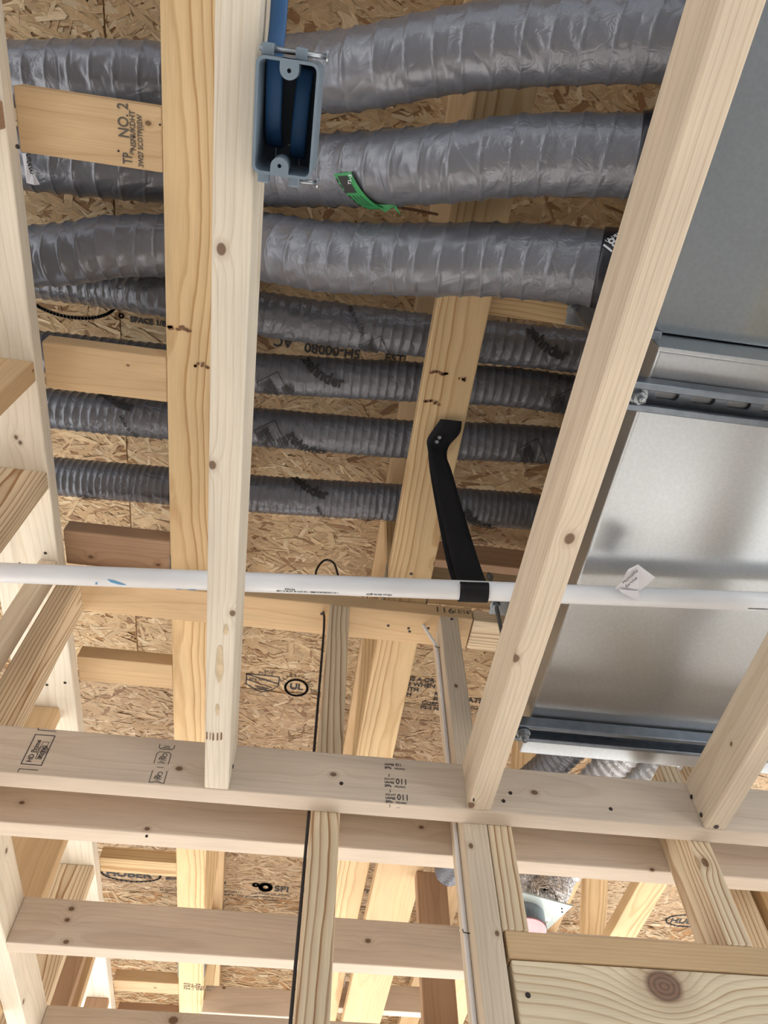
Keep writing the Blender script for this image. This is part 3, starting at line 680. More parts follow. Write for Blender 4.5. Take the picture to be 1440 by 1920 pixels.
def on_duct(D, me, x, theta, ang, lift=.0030, name='printed_text', arc=None):
    """wrap a flat mesh round duct D at the place where its axis reaches world x"""
    s0 = float(np.interp(x, D.P[:, 0], D.S))
    bm = bmesh.new(); bm.from_mesh(me)
    for _ in range(2):
        ed = [e for e in bm.edges if e.calc_length() > .006]
        if ed: bmesh.ops.subdivide_edges(bm, edges=ed, cuts=1)
    bmesh.ops.triangulate(bm, faces=bm.faces[:])
    c, sn = math.cos(ang), math.sin(ang)
    o0 = None
    for v in bm.verts:
        u, q, zz = v.co
        if arc:                      # bend the line of writing round a circle of radius arc, letters inside
            a = u / arc - arc_half
            rr = arc - q
            u, q = rr * math.sin(a), -rr * math.cos(a) + arc
        uu = u * c + q * sn; vv = -u * sn + q * c          # ang > 0 turns the line down to the right
        s = s0 + uu; t = theta - vv / D.R
        p = np.array([np.interp(s, D.S, D.P[:, k]) for k in range(3)])
        Nn = np.array([np.interp(s, D.S, D.N[:, k]) for k in range(3)]); B = np.array([np.interp(s, D.S, D.B[:, k]) for k in range(3)])
        w_ = p + (D.R + lift + zz) * (math.cos(t) * Nn + math.sin(t) * B)
        v.co = Vector(w_)
    cen = sum((v.co for v in bm.verts), Vector()) / max(1, len(bm.verts))
    for v in bm.verts: v.co -= cen
    m2 = bm_mesh(bm, name, me.materials[0]); bpy.data.meshes.remove(me)
    return put(name, m2, Matrix.Translation(cen), D.o)
arc_half = 0.0

G1, G2 = None, None
dA = duct('flexible_duct', 'thick grey duct crossing the top edge of the photo', [(-.80, .16, 1.56), (-.47, .110, 1.545), (-.30, .092, 1.53), (-.15, .062, 1.40), (-.038, .040, 1.25), (.106, -.006, 1.20), (.213, -.031, 1.17), (.34, -.054, 1.12), (.404, -.06, 1.10)], .053, .040, 'jacket', G1, .0020, pw=.0018, wr=.0016, ds=.0024, seed=3)
dB = duct('flexible_duct', 'thick grey duct with the green label, second from the top', [(-.80, .28, 1.53), (-.47, .262, 1.51), (-.30, .250, 1.50), (-.158, .207, 1.36), (.016, .161, 1.235), (.12, .133, 1.18), (.22, .105, 1.15), (.33, .086, 1.12), (.404, .075, 1.10)], .054, .041, 'jacket', G1, .0020, pw=.0018, wr=.0016, ds=.0024, seed=5)
dC = duct('flexible_duct', 'thick grey duct third from the top, running past the upper threaded rod', [(-.85, .47, 1.44), (-.55, .412, 1.425), (-.44, .381, 1.42), (-.32, .362, 1.42), (-.24, .345, 1.41), (-.135, .315, 1.30), (-.04, .302, 1.24), (.116, .273, 1.19), (.21, .255, 1.17), (.312, .238, 1.13), (.404, .228, 1.10)], .0555, .034, 'jacket', G1, .0020, pw=.0018, wr=.0016, ds=.0024, seed=8)
dS1 = duct('flexible_duct', 'thin ribbed grey duct with a printed box label, right below the thick ducts', [(-.90, .50, 1.57), (-.52, .492, 1.535), (-.37, .478, 1.485), (-.137, .485, 1.465), (.146, .486, 1.47), (.47, .477, 1.47), (.95, .47, 1.47)], .0445, .0205, 'jacket_small', G2, .0013, 11, .0022, 44, .0022, pw=.0017)
dS2 = duct('flexible_duct', 'thin ribbed grey duct second from the top of the four thin ones', [(-.90, .63, 1.47), (-.37, .620, 1.47), (-.129, .608, 1.465), (.14, .590, 1.47), (.344, .574, 1.47), (.472, .573, 1.47), (.95, .58, 1.47)], .0425, .0185, 'jacket_small', G2, .0011, 12, .0022, 44, .0016, pw=.0016)
dS3 = duct('flexible_duct', 'thin ribbed grey duct third of the four, passing behind the strap top', [(-.90, .757, 1.48), (-.59, .753, 1.47), (-.375, .746, 1.465), (-.122, .734, 1.465), (.16, .722, 1.465), (.445, .699, 1.47), (.95, .68, 1.47)], .0430, .0178, 'jacket_small', G2, .0011, 13, .0022, 44, .0015, pw=.0016)
dS4 = duct('flexible_duct', 'lowest thin ribbed grey duct, nearest above the white pipe', [(-.90, .927, 1.48), (-.606, .922, 1.47), (-.379, .912, 1.465), (-.111, .904, 1.465), (.16, .887, 1.465), (.463, .874, 1.47), (.95, .86, 1.47)], .0440, .0145, 'jacket_small', G2, .0010, 14, .0022, 44, .0014, pw=.0015)

def brand(D, x, theta, size=.033, s='zehnder', ang=.72, arc=.105):
    global arc_half
    arc_half = .35
    me = text_mesh(s, size, M['ink'], .0001, size * .030, res=3)
    on_duct(D, me, x, theta, ang, arc=arc)
def small(D, s, x, theta, size, ang, bold=.0002):
    on_duct(D, text_mesh(s, size, M['ink'], .0001, bold, res=2), x, theta, ang)
def lines_on(D, segs, x, theta, ang, wid):
    V = []; F = []
    for (x0, y0), (x1, y1) in segs:
        d = Vector((x1 - x0, y1 - y0, 0)).normalized(); n = Vector((-d.y, d.x, 0)) * wid / 2
        i = len(V); V += [Vector((x0, y0, 0)) - n, Vector((x1, y1, 0)) - n, Vector((x1, y1, 0)) + n, Vector((x0, y0, 0)) + n]; F.append((i, i + 1, i + 2, i + 3))
    on_duct(D, mesh_from('printed_mark', V, F, M['ink']), x, theta, ang, name='printed_mark')
def boxlabel(D, x, theta, ang):
    w_, h_ = .062, .048
    lines_on(D, [((0, 0), (w_, 0)), ((w_, 0), (w_, h_)), ((w_, h_), (0, h_)), ((0, h_), (0, 0))], x, theta, ang, .0016)
    lines_on(D, [((.006, .004 + .0042 * k), (.050 - .006 * (k % 3), .004 + .0042 * k)) for k in range(6)], x, theta, ang, .0021)
    on_duct(D, text_mesh('AIR DUCT\nCONNECTOR', .0078, M['ink'], .0001, .0001, res=1), x + .022, theta - .2, ang)
brand(dS1, .385, -.45); brand(dS2, -.055, -.55); brand(dS3, -.075, .45); brand(dS4, -.058, -1.1); brand(dS4, .335, .35)
brand(dS3, -.485, -1.35)
small(dS1, 'Made in USA', .0, -1.25, .0125, 1.05); small(dS4, 'Made in USA', -.020, -.05, .0115, 1.05); small(dS3, 'Made in USA', -.447, -.45, .0115, 1.05)
boxlabel(dS1, .030, .45, 1.05); boxlabel(dS2, -.165, .05, 1.05); boxlabel(dS3, -.165, -.3, 1.05); boxlabel(dS4, -.560, .75, .9); boxlabel(dS4, .075, 1.25, .9)
boxlabel(dS2, .44, -.1, 1.05); boxlabel(dS3, .40, -.2, 1.05)
for D, xq, tq in ((dS2, -.115, .2), (dS3, -.117, .05)):
    lines_on(D, [((0, .006 * k), (.022, .006 * k)) for k in range(4)], xq, tq, 1.15, .0028)
for D in (dA, dB, dC):
    for k in range(2): pass

# black tape collars where the thick ducts meet the plenum
def collar(D, x0, x1, R, mat='tape', name='tape_collar'):
    P = [tuple(np.array([np.interp(xx_, D.P[:, 0], D.P[:, k]) for k in range(3)])) for xx_ in np.linspace(x0, x1, 8)]
    V, F = tube(P, R, 40)
    me = mesh_from(name, V, F, M[mat], P[0], True)
    return put(name, me, Matrix.Translation(Vector(P[0])), D.o)
cA = collar(dA, .375, .400, .0550); cB = collar(dB, .368, .400, .0560); cC = collar(dC, .360, .400, .0575)
on_duct(dC, text_mesh('181', .022, M['white_ink'], .0001, .0003), .372, -.55, -1.0, .0035)
on_duct(dC, text_mesh('UL LISTED', .007, M['white_ink'], .0001, .0001), .366, -.85, -.8, .0035)

# the green label stuck on duct B, its end hanging free
def wrap_poly(D, pts, x, th, mat, name, lift=.004, n=8):
    """quad a-b (top) to d-c (bottom), wrapped round the duct"""
    a, b_, c, d = [Vector((*q, 0)) for q in pts]; V = []; F = []
    for i in range(n + 1):
        for k in range(4): V.append((a.lerp(d, i / n)).lerp(b_.lerp(c, i / n), k / 3))
    for i in range(n):
        for k in range(3): F.append((i * 4 + k, (i + 1) * 4 + k, (i + 1) * 4 + k + 1, i * 4 + k + 1))
    return on_duct(D, mesh_from(name, V, F, M[mat]), x, th, 0, lift, name)
gl = wrap_poly(dB, [(0, 0), (.031, .002), (.062, -.066), (.033, -.066)], -.010, -.08, 'green', 'green_label', .0045)
gl['label'] = 'small green paper label with a black square'
wrap_poly(dB, [(.007, -.003), (.024, -.003), (.034, -.026), (.016, -.026)], -.010, -.08, 'ink', 'label_square', .0052)
on_duct(dB, text_mesh('TL-5', .0075, M['white_ink'], .0001, .0001), .013, .20, -1.25, .0058)
for k in range(4): wrap_poly(dB, [(.018 + .006 * k, -.030), (.0192 + .006 * k, -.030), (.0292 + .006 * k, -.052), (.028 + .006 * k, -.052)], -.010, -.08, 'ink', 'printed_mark', .0052)
for k in range(7): wrap_poly(dB, [(.003 + .0042 * k, -.006 - .008 * k), (.005 + .0042 * k, -.006 - .008 * k), (.0075 + .0042 * k, -.011 - .008 * k), (.0055 + .0042 * k, -.011 - .008 * k)], -.010, -.08, 'ink', 'printed_mark', .0052)
tp_ = [(0.0221, 0.2033, 2.6950), (0.0559, 0.2002, 2.6950), (0.0659, 0.2133, 2.6900), (0.0526, 0.2046, 2.7000), (0.0416, 0.2138, 2.7000)]
put('label_tail', mesh_from('label_tail', [Vector(p) for p in tp_], [(0, 1, 2, 3, 4)], M['green'], tp_[0]), Matrix.Translation(Vector(tp_[0])), dB.o).modifiers.new('thick', 'SOLIDIFY').thickness = .0006
V, F = tube([(0.0534, 0.2045, 2.7000), (0.0908, 0.2112, 2.7400), (0.1313, 0.2232, 2.8000)], .0022, 8); put('tie_wire', mesh_from('tie_wire', V, F, M['ink_brown'], V[0], True), Matrix.Translation(V[0]), dB.o)
# pale paper tag on duct B at the left wall
tgp = [(-0.5972, 0.2469, 2.9450), (-0.5891, 0.2475, 2.9450), (-0.5826, 0.2718, 2.9450), (-0.5712, 0.2951, 2.9450), (-0.5797, 0.2964, 2.9400), (-0.5925, 0.2946, 2.9400)]
tg = put('paper_tag', mesh_from('paper_tag', [Vector(p) for p in tgp], [(0, 1, 2, 3, 4, 5)], M['paper'], tgp[0]), Matrix.Translation(Vector(tgp[0])), dB.o, 'pale paper tag with black letters')
sm_ = tg.modifiers.new('thick', 'SOLIDIFY'); sm_.thickness = .0006
text(tg, 'URAW', .011, (-0.5892, 0.2456, 2.9435), YP, XP, 'ink', .0004)

# ================================================================ METAL PLENUM, UNIT AND STRUTS
BX = .4115
def slab(name, X, Y, H, mat, parent, bev=.003):
    bm = box_bm(X[1] - X[0], Y[1] - Y[0], H[1] - H[0], bev, 3)
    c = Vector(((X[0] + X[1]) / 2, (Y[0] + Y[1]) / 2, (H[0] + H[1]) / 2 + EYE))
    return put(name, bm_mesh(bm, name, M[mat]), Matrix.Translation(c), parent)
pl = thing('plenum_box', (1.0, .68, EYE + .93), 'large galvanised duct box beyond the slotted strut, lower right', 'duct box')
slab('casing', (BX, 1.75), (.285, 1.000), (.931, 1.195), 'galv', pl, .004)
slab('end_flange', (BX + .004, 1.75), (1.000, 1.082), (.9335, 1.193), 'galv', pl, .003)
slab('front_cap', (BX - .0015, 1.752), (.281, .287), (.9295, .990), 'galv', pl, .001)
un = thing('air_handler', (1.0, -.1, EYE + .985), 'darker bluish metal unit at the top right corner', 'air unit')
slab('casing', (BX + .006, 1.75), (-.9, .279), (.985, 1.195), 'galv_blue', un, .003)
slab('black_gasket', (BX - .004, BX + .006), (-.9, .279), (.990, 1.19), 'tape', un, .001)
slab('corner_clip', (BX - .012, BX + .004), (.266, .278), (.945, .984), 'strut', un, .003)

def strut(label, X, Y, h0, slots):
    """open channel, mouth down, with slots in its back"""
    W_ = Y[1] - Y[0]; D_ = .0225; t_ = .0025
    t = thing('strut_channel', ((X[0] + X[1]) / 2, (Y[0] + Y[1]) / 2, EYE + h0), label, 'strut')
    # side walls with rolled lips as one extruded profile per side
    for sgn in (-1, 1):
        yo = Y[0] if sgn < 0 else Y[1]
        prof = [(0, D_), (0, .0015), (.0015, 0), (.0085, 0), (.0095, .001), (.0095, .0075), (.0075, .0075), (.0075, .003), (.0025, .003), (.0025, D_ - t_), (.0025, D_)]
        V = []
        for x in X:
            for (a, b_) in prof: V.append((x, yo - sgn * a, EYE + h0 + b_))
        n = len(prof); F = [(i, (i + 1) % n, n + (i + 1) % n, n + i) for i in range(n)] + [tuple(range(n)), tuple(range(n, 2 * n))]
        me = mesh_from('channel_side', V, F, M['strut'], (X[0], yo, EYE + h0))
        b2 = bmesh.new(); b2.from_mesh(me); bmesh.ops.recalc_face_normals(b2, faces=b2.faces); b2.to_mesh(me); b2.free()
        put('channel_side', me, Matrix.Translation((X[0], yo, EYE + h0)), t)
    cu = bpy.data.curves.new('c', 'CURVE'); cu.dimensions = '2D'; cu.fill_mode = 'BOTH'; cu.extrude = t_ / 2
    def poly(pts):
        sp = cu.splines.new('POLY'); sp.points.add(len(pts) - 1)
        for p_, q in zip(sp.points, pts): p_.co = (q[0], q[1], 0, 1)
        sp.use_cyclic_u = True
    hw = W_ / 2 - .0026; Lx = X[1] - X[0]
    poly([(0, -hw), (Lx, -hw), (Lx, hw), (0, hw)])
    for s_ in slots:
        a = circ(.0065, 10, -math.pi / 2, math.pi / 2, s_ + .0105, 0); b_ = circ(.0065, 10, math.pi / 2, 1.5 * math.pi, s_ - .0105, 0)
        poly(a + b_)
    me = curve_mesh(cu, M['strut'], 'slotted_back')
    put('slotted_back', me, Matrix.Translation((X[0], (Y[0] + Y[1]) / 2, EYE + h0 + D_ - t_ / 2)), t)
    return t
s1 = strut('slotted metal strut under the plenum near its front, upper right', (.376, 1.7), (.3235, .3645), .905, [.065 + .051 * k for k in range(24)])
s2 = strut('dark metal strut under the far end of the plenum beside the slanting joist', (.376, 1.7), (.978, .019 + 1.0), .905, [.065 + .051 * k for k in range(24)])

def rod(label, x, y, h0, h1, hp):
    t = thing('threaded_rod', (x, y, EYE + h0), label, 'threaded rod')
    V = []; F = []; n = 14; k = 0; hh = h0; R = .0042
    zs = np.arange(h0, h1, .0011)
    for i, z in enumerate(zs):
        for j in range(n):
            a = 2 * math.pi * j / n; rr = R + .0004 * math.sin(2 * math.pi * z / .0022 + a)
            V.append((rr * math.cos(a), rr * math.sin(a), z - h0))
    for i in range(len(zs) - 1):
        for j in range(n): F.append((i * n + j, i * n + (j + 1) % n, (i + 1) * n + (j + 1) % n, (i + 1) * n + j))
    F.append(tuple(range(n))[::-1]); F.append(tuple((len(zs) - 1) * n + j for j in range(n)))
    put('rod', mesh_from('rod', V, F, M['zinc'], (0, 0, 0), True), Matrix.Translation((x, y, EYE + h0)), t)
    for hz, r6 in ((h0 + .012, .0095), (hp - .0065, .0095), (h1 - .012, .0085)):
        put('hex_nut', bm_mesh(cyl_bm(r6, .008, 6), 'hex_nut', M['zinc']), Matrix.Translation((x, y, EYE + hz)), t)
    put('washer', bm_mesh(cyl_bm(.0125, .0018, 24), 'washer', M['zinc']), Matrix.Translation((x, y, EYE + h0 + .0175)), t)
    put('washer', bm_mesh(cyl_bm(.0135, .0018, 24), 'washer', M['zinc']), Matrix.Translation((x, y, EYE + hp - .001)), t)
    put('square_plate', bm_mesh(box_bm(.052, .052, .003, .0006), 'square_plate', M['zinc']), Matrix.Translation((x + .016, y + .002, EYE + hp + .002)), t)
    return t
rod('threaded rod with square plate beside the thick ducts, upper one', .3965, .344, .893, 1.455, 1.287)
rod('threaded rod with nut and square plate under the white pipe, lower one', .3965, .995, .885, 1.375, 1.262)

# ================================================================ WHITE PIPE, STRAP, TAG
PA = Vector((-.80, .764, EYE + .888)); PB = Vector((1.15, .602, EYE + .888)); PR = .0150
V, F = tube([PA.lerp(PB, k / 12) for k in range(13)], PR, 32)
pipe = put('water_pipe', mesh_from('water_pipe', V, F, M['pvc'], PA, True), Matrix.Translation(PA), None, 'white plastic pipe crossing the whole photo below the ducts', 'pipe')
pd = (PB - PA).normalized(); pside = Vector((pd.y, -pd.x, 0))     # towards the camera side
def on_pipe(me, x, ang, name, rev=False, rr=.0003):
    """x along the pipe (world x of the start); ang measured from straight down towards +Y"""
    t0 = (x - PA.x) / (PB.x - PA.x); base = PA.lerp(PB, t0)
    fwd = Vector((-pd.y, pd.x, 0))                                  # away from the camera
    bm = bmesh.new(); bm.from_mesh(me)
    for v in bm.verts:
        u, q, zz = v.co
        if rev: u, q = -u, -q
        a = ang - q / PR
        v.co = base + pd * u + (Vector((0, 0, -1)) * math.cos(a) + fwd * math.sin(a)) * (PR + rr + zz)
    cen = sum((v.co for v in bm.verts), Vector()) / len(bm.verts)
    for v in bm.verts: v.co -= cen
    m2 = bm_mesh(bm, name, me.materials[0]); put(name, m2, Matrix.Translation(cen), pipe)
for x0, s in ((.0, 'PVC 1120 SCH 40 ASTM D-1785'), (.035, '1 IN UNDERGROUND'), (.115, 'NSF-pw 450 PSI @73F'), (.75, 'PVC 1120 SCH 40'), (.70, '1 IN UNDERGROUND')):
    on_pipe(text_mesh(s, .0042, M['ink'], .00005, .0001, 'LEFT', 1, 1.0), x0 + .0, .10, 'printed_text', True)
on_pipe(text_mesh('POTABLE', .0036, M['ink'], .00005, .0001), -.03, -.14, 'printed_text', True)
def smear(x, ang, pts): on_pipe(mesh_from('paint_smear', [(a, b_, 0) for a, b_ in pts], [tuple(range(len(pts)))], M['ink_blue']), x, ang, 'paint_smear', False, .0006)
smear(-.292, -.1, [(-.014, .005), (-.004, .0035), (.008, -.001), (.015, -.0045), (.004, -.0035), (-.008, .000)])
smear(-.322, .1, [(-.002, -.002), (.000, .003), (.002, .001), (.001, -.002)])
smear(-.200, .70, [(-.009, -.001), (-.004, .0028), (.002, .001), (.004, -.001), (-.002, -.002)])
smear(-.184, .75, [(-.009, -.001), (-.003, .003), (.005, .0035), (.010, .000), (.004, -.002), (-.004, -.002)])

# strap: down from the truss, round under the pipe and back up behind
st = thing('pipe_strap', (0.2045, 0.6353, 2.7980), 'black webbing strap holding the white pipe to the truss', 'strap')
sec = [((0.2008, 0.5837, 2.7880), (0.2417, 0.5818, 2.7860)), ((0.1902, 0.6066, 2.7855), (0.2420, 0.6056, 2.7835)), ((0.1840, 0.6338, 2.7965), (0.2282, 0.6396, 2.7920)), ((0.1869, 0.6486, 2.7850), (0.2263, 0.6585, 2.7780)), ((0.1964, 0.6733, 2.7500), (0.2351, 0.6700, 2.7450)),
       ((0.2085, 0.6976, 2.6550), (0.2493, 0.6890, 2.6500)), ((0.2181, 0.7041, 2.5300), (0.2615, 0.6970, 2.5250)), ((0.2226, 0.7010, 2.4450), (0.2665, 0.6918, 2.4420))]
def mid(a, b_, f): return tuple(Vector(a).lerp(Vector(b_), f))
pt0 = (.2255 - PA.x) / (PB.x - PA.x)
fw = Vector((-pd.y, pd.x, 0))
for a in (-80, -45, -10, 25, 60, 95, 130):
    ar = math.radians(a); off = (Vector((0, 0, -1)) * math.cos(ar) + fw * math.sin(ar)) * (PR + .0022)
    l_ = PA.lerp(PB, (.2165 - PA.x) / (PB.x - PA.x)) + off; r_ = PA.lerp(PB, (.2600 - PA.x) / (PB.x - PA.x)) + off
    sec.append((tuple(l_), tuple(r_)))
sec += [(tuple(Vector((0.2256, 0.7144, 2.5300)) + Vector((-.008, .014, 0))), tuple(Vector((0.2650, 0.7114, 2.5300)) + Vector((-.008, .014, 0)))),
        (tuple(Vector((0.1999, 0.6790, 2.7400)) + Vector((-.003, .008, 0))), tuple(Vector((0.2334, 0.6745, 2.7400)) + Vector((-.003, .008, 0)))),
        ((0.1880, 0.6503, 2.7975), (0.2250, 0.6548, 2.7975))]
V = []; F = []
A_ = spline([a for a, b_ in sec], .006)[0]; B_ = [np.array(b_) for a, b_ in sec]
nA = len(sec)
def resamp(pts, n):
    q, s_ = spline(pts, .002); return np.stack([np.interp(np.linspace(0, 1, n), np.linspace(0, 1, len(q)), q[:, k]) for k in range(3)], 1)
# sample both edges with the same parameter so the ribbon does not shear
def seg_samples(pts, per=7):
    P = [np.array(p, float) for p in pts]; P = [2 * P[0] - P[1]] + P + [2 * P[-1] - P[-2]]; out = []
    for i in range(1, len(P) - 2):
        for t in np.linspace(0, 1, per, endpoint=False):
            a, b_, c, d = P[i - 1], P[i], P[i + 1], P[i + 2]
            out.append(.5 * ((2 * b_) + (-a + c) * t + (2 * a - 5 * b_ + 4 * c - d) * t * t + (-a + 3 * b_ - 3 * c + d) * t ** 3))
    out.append(P[-2]); return out
EA = seg_samples([a for a, b_ in sec]); EB = seg_samples([b_ for a, b_ in sec])
for a, b_ in zip(EA, EB):
    for k in range(5): V.append(Vector(a * (1 - k / 4) + b_ * (k / 4)))
for i in range(len(EA) - 1):
    for k in range(4): F.append((i * 5 + k, i * 5 + k + 1, (i + 1) * 5 + k + 1, (i + 1) * 5 + k))
rb = put('webbing', mesh_from('webbing', V, F, M['black'], V[0], True), Matrix.Translation(V[0]), st)
md = rb.modifiers.new('thick', 'SOLIDIFY'); md.thickness = .0016; md.offset = 0
for p in ((0.2046, 0.6188, 2.7815), (0.2019, 0.6310, 2.7865)): screw(st, p, (0, -.25, -1), .0042, 'zinc', 'screw', .003)

# folded paper tag on the pipe
tf = thing('paper_flag', (0.4740, 0.6317, 2.3720), 'white folded paper tag with handwriting, on the pipe at the right', 'tag')
q0 = [(0.4452, 0.6366, 2.3760), (0.4493, 0.6218, 2.3720), (0.4506, 0.5937, 2.3680), (0.4618, 0.5834, 2.3680), (0.4943, 0.6027, 2.3680), (0.4879, 0.6176, 2.3680), (0.4814, 0.6338, 2.3720), (0.4605, 0.6377, 2.3760)]
put('paper_sheet', mesh_from('paper_sheet', [Vector(p) for p in q0], [(0, 1, 7), (1, 2, 6, 7), (2, 3, 4, 5, 6)], M['paper'], q0[0]), Matrix.Translation(Vector(q0[0])), tf).modifiers.new('thick', 'SOLIDIFY').thickness = .0005
q1 = [(0.4491, 0.6334, 2.3700), (0.4558, 0.6392, 2.3695), (0.4881, 0.6515, 2.3695), (0.4795, 0.6324, 2.3700)]
put('paper_sheet', mesh_from('paper_sheet', [Vector(p) for p in q1], [(0, 1, 2, 3)], M['paper'], q1[0]), Matrix.Translation(Vector(q1[0])), tf).modifiers.new('thick', 'SOLIDIFY').thickness = .0005
ha = Vector((0.4505, 0.6197, 2.3670)); hb = Vector((0.4640, 0.5961, 2.3670)); hd_ = (hb - ha).normalized()
text(tf, 'Humidifid', .0075, tuple(ha + Vector((0, 0, -.0012))), tuple(hd_), tuple(hd_.cross(Vector((0, 0, -1))) * -1), 'ink', shear=.3, name='handwriting')
ha = Vector((0.4574, 0.6258, 2.3670)); text(tf, 'Service', .0075, tuple(ha + Vector((0, 0, -.0012))), tuple(hd_), tuple(hd_.cross(Vector((0, 0, -1))) * -1), 'ink', shear=.3, name='handwriting')

# ================================================================ CABLES
def cable(name, label, pts, r, mat, n=10, cat='cable', flat=1.0, parent=None):
    P, S = spline(pts, .008)
    V, F = tube([Vector(p) for p in P], r, n, flat)
    return put(name, mesh_from(name, V, F, M[mat], V[0], True), Matrix.Translation(V[0]), parent, label, cat if label else None)
cb = cable('black_cable', 'thin black cable looping over the plate and down beside the striped stud',
           [(.056, 1.080, EYE + 1.305), (0.0547, 1.0800, 2.8861), (0.0508, 1.0800, 2.9165), (0.0381, 1.0800, 2.9660), (0.0166, 1.0800, 2.9754), (0.0015, 1.0800, 2.9463), (-0.0023, 1.0800, 2.9074), (.012, 1.078, EYE + 1.33), (.022, 1.068, EYE + 1.27), (.0275, 1.055, EYE + 1.20), (.029, 1.052, EYE + .95), (.030, 1.052, EYE + .70), (.030, 1.052, EYE + .3), (.030, 1.052, EYE - .5)], .0026, 'rubber')
cw = cable('white_cable', 'thin white cable stapled down the side of the pale stud',
           [(.243, 1.075, EYE + 1.285), (.250, 1.075, EYE + 1.258), (.2635, 1.076, EYE + 1.225), (.2745, 1.078, EYE + 1.195), (.2755, 1.078, EYE + 1.1), (.2755, 1.078, EYE + .9), (.2755, 1.078, EYE + .7), (.2755, 1.078, EYE + .4), (.2755, 1.078, EYE - .2)], .0036, 'whitecable')
def staple(p):
    V, F = tube([Vector(p) + Vector((-.006, -.006, .004)), Vector(p) + Vector((-.0055, -.007, -.001)), Vector(p) + Vector((.0045, -.007, -.002)), Vector(p) + Vector((.0055, -.004, .003))], .0009, 6)
    put('staple', mesh_from('staple', V, F, M['screw'], V[0], True), Matrix.Translation(V[0]), cw)
staple((.2755, 1.076, EYE + 1.19)); staple((.2755, 1.076, EYE + .585))

# ================================================================ ELECTRICAL BOX
eb = thing('electrical_box', (-.071, .066, EYE + .722), 'blue grey plastic electrical box nailed to the cream joist', 'electrical box')
X0, X1, Y0, Y1, Hb, Ht = -.0978, -.0445, .0205, .1115, .722, .792
def rrect(x0, x1, y0, y1, r, n=6):
    pts = []
    for cx, cy, a in ((x1 - r, y1 - r, 0), (x0 + r, y1 - r, 90), (x0 + r, y0 + r, 180), (x1 - r, y0 + r, 270)):
        for k in range(n + 1):
            t = math.radians(a + 90 * k / n); pts.append((cx + r * math.cos(t), cy + r * math.sin(t)))
    return pts
o_ = rrect(X0, X1, Y0, Y1, .007); i_ = rrect(X0 + .0025, X1 - .0025, Y0 + .0025, Y1 - .0025, .005)
n = len(o_); V = []; F = []
for pts, h in ((o_, Hb), (o_, Ht), (i_, Ht - .0025), (i_, Hb)):
    V += [(x, y, EYE + h) for x, y in pts]
for a in range(3):
    for k in range(n): F.append((a * n + k, a * n + (k + 1) % n, (a + 1) * n + (k + 1) % n, (a + 1) * n + k) if a != 1 else (n + k, n + (k + 1) % n, n + (k + 1) % n, n + k))
F = [f for f in F if len(set(f)) == 4]
for k in range(n): F.append((3 * n + k, 3 * n + (k + 1) % n, (k + 1) % n, k))
F.append(tuple(range(n, 2 * n))); F.append(tuple(range(2 * n, 3 * n))[::-1])
me = mesh_from('shell', V, F, M['box'], (-.071, .066, EYE + Hb))
b2 = bmesh.new(); b2.from_mesh(me); bmesh.ops.recalc_face_normals(b2, faces=b2.faces); b2.to_mesh(me); b2.free()
put('shell', me, Matrix.Translation((-.071, .066, EYE + Hb)), eb)
me = mesh_from('inner_back', [(x, y, EYE + Ht - .0035) for x, y in i_], [tuple(range(len(i_)))], M['boxdark'], (-.071, .066, EYE + Ht)); put('inner_back', me, Matrix.Translation((-.071, .066, EYE + Ht)), eb)
for yy_, sg in ((Y0, 1), (Y1, -1)):
    xc = -.0700 if sg > 0 else -.0735
    pts = [(xc - .008, yy_), (xc + .008, yy_)] + [(xc + .008 * math.cos(a), yy_ + sg * (.0075 + .008 * math.sin(a))) for a in np.linspace(0, math.pi, 12)]
    cu = bpy.data.curves.new('c', 'CURVE'); cu.dimensions = '2D'; cu.fill_mode = 'BOTH'; cu.extrude = .012
    for pp_ in (pts, circ(.0018, 12, cx=xc, cy=yy_ + sg * .0085)[:-1]):
        sp = cu.splines.new('POLY'); sp.points.add(len(pp_) - 1)
        for a, q in zip(sp.points, pp_): a.co = (q[0], q[1], 0, 1)
        sp.use_cyclic_u = True
    put('screw_ear', curve_mesh(cu, M['box'], 'screw_ear'), Matrix.Translation((0, 0, EYE + Hb + .0118)), eb)
    put('screw_hole', bm_mesh(cyl_bm(.0018, .002, 12), 'screw_hole', M['boxdark']), Matrix.Translation((xc, yy_ + sg * .0085, EYE + Hb + .006)), eb)
# nail guides and nails outside both ends
for yn, hz in ((Y0 - .0045, .733), (Y1 + .0045, .740)):
    for xg in (-.089, -.061):
        put('nail_guide', bm_mesh(box_bm(.010, .0095, .013, .0012), 'nail_guide', M['box']), Matrix.Translation((xg, yn, EYE + hz)), eb)
    V, F = tube([(-.0965 if yn < .05 else -.066, yn, EYE + hz), (-.040, yn - .001, EYE + hz - .002)], .0021, 10)
    nl = put('nail', mesh_from('nail', V, F, M['zinc'], V[0], True), Matrix.Translation(V[0]), eb)
    hd2 = put('nail_head', bm_mesh(cyl_bm(.0052, .0015, 14), 'nail_head', M['zinc']), Matrix.Translation((-.0395, yn - .001, EYE + hz - .002)) @ Matrix.Rotation(math.pi / 2, 4, 'Y'), nl)
    V, F = tube([(-.0965 if yn < .05 else -.066, yn - .001, EYE + hz + .0055), (-.052, yn - .001, EYE + hz + .0045)], .0019, 8)
    put('nail', mesh_from('nail', V, F, M['zinc'], V[0], True), Matrix.Translation(V[0]), eb)
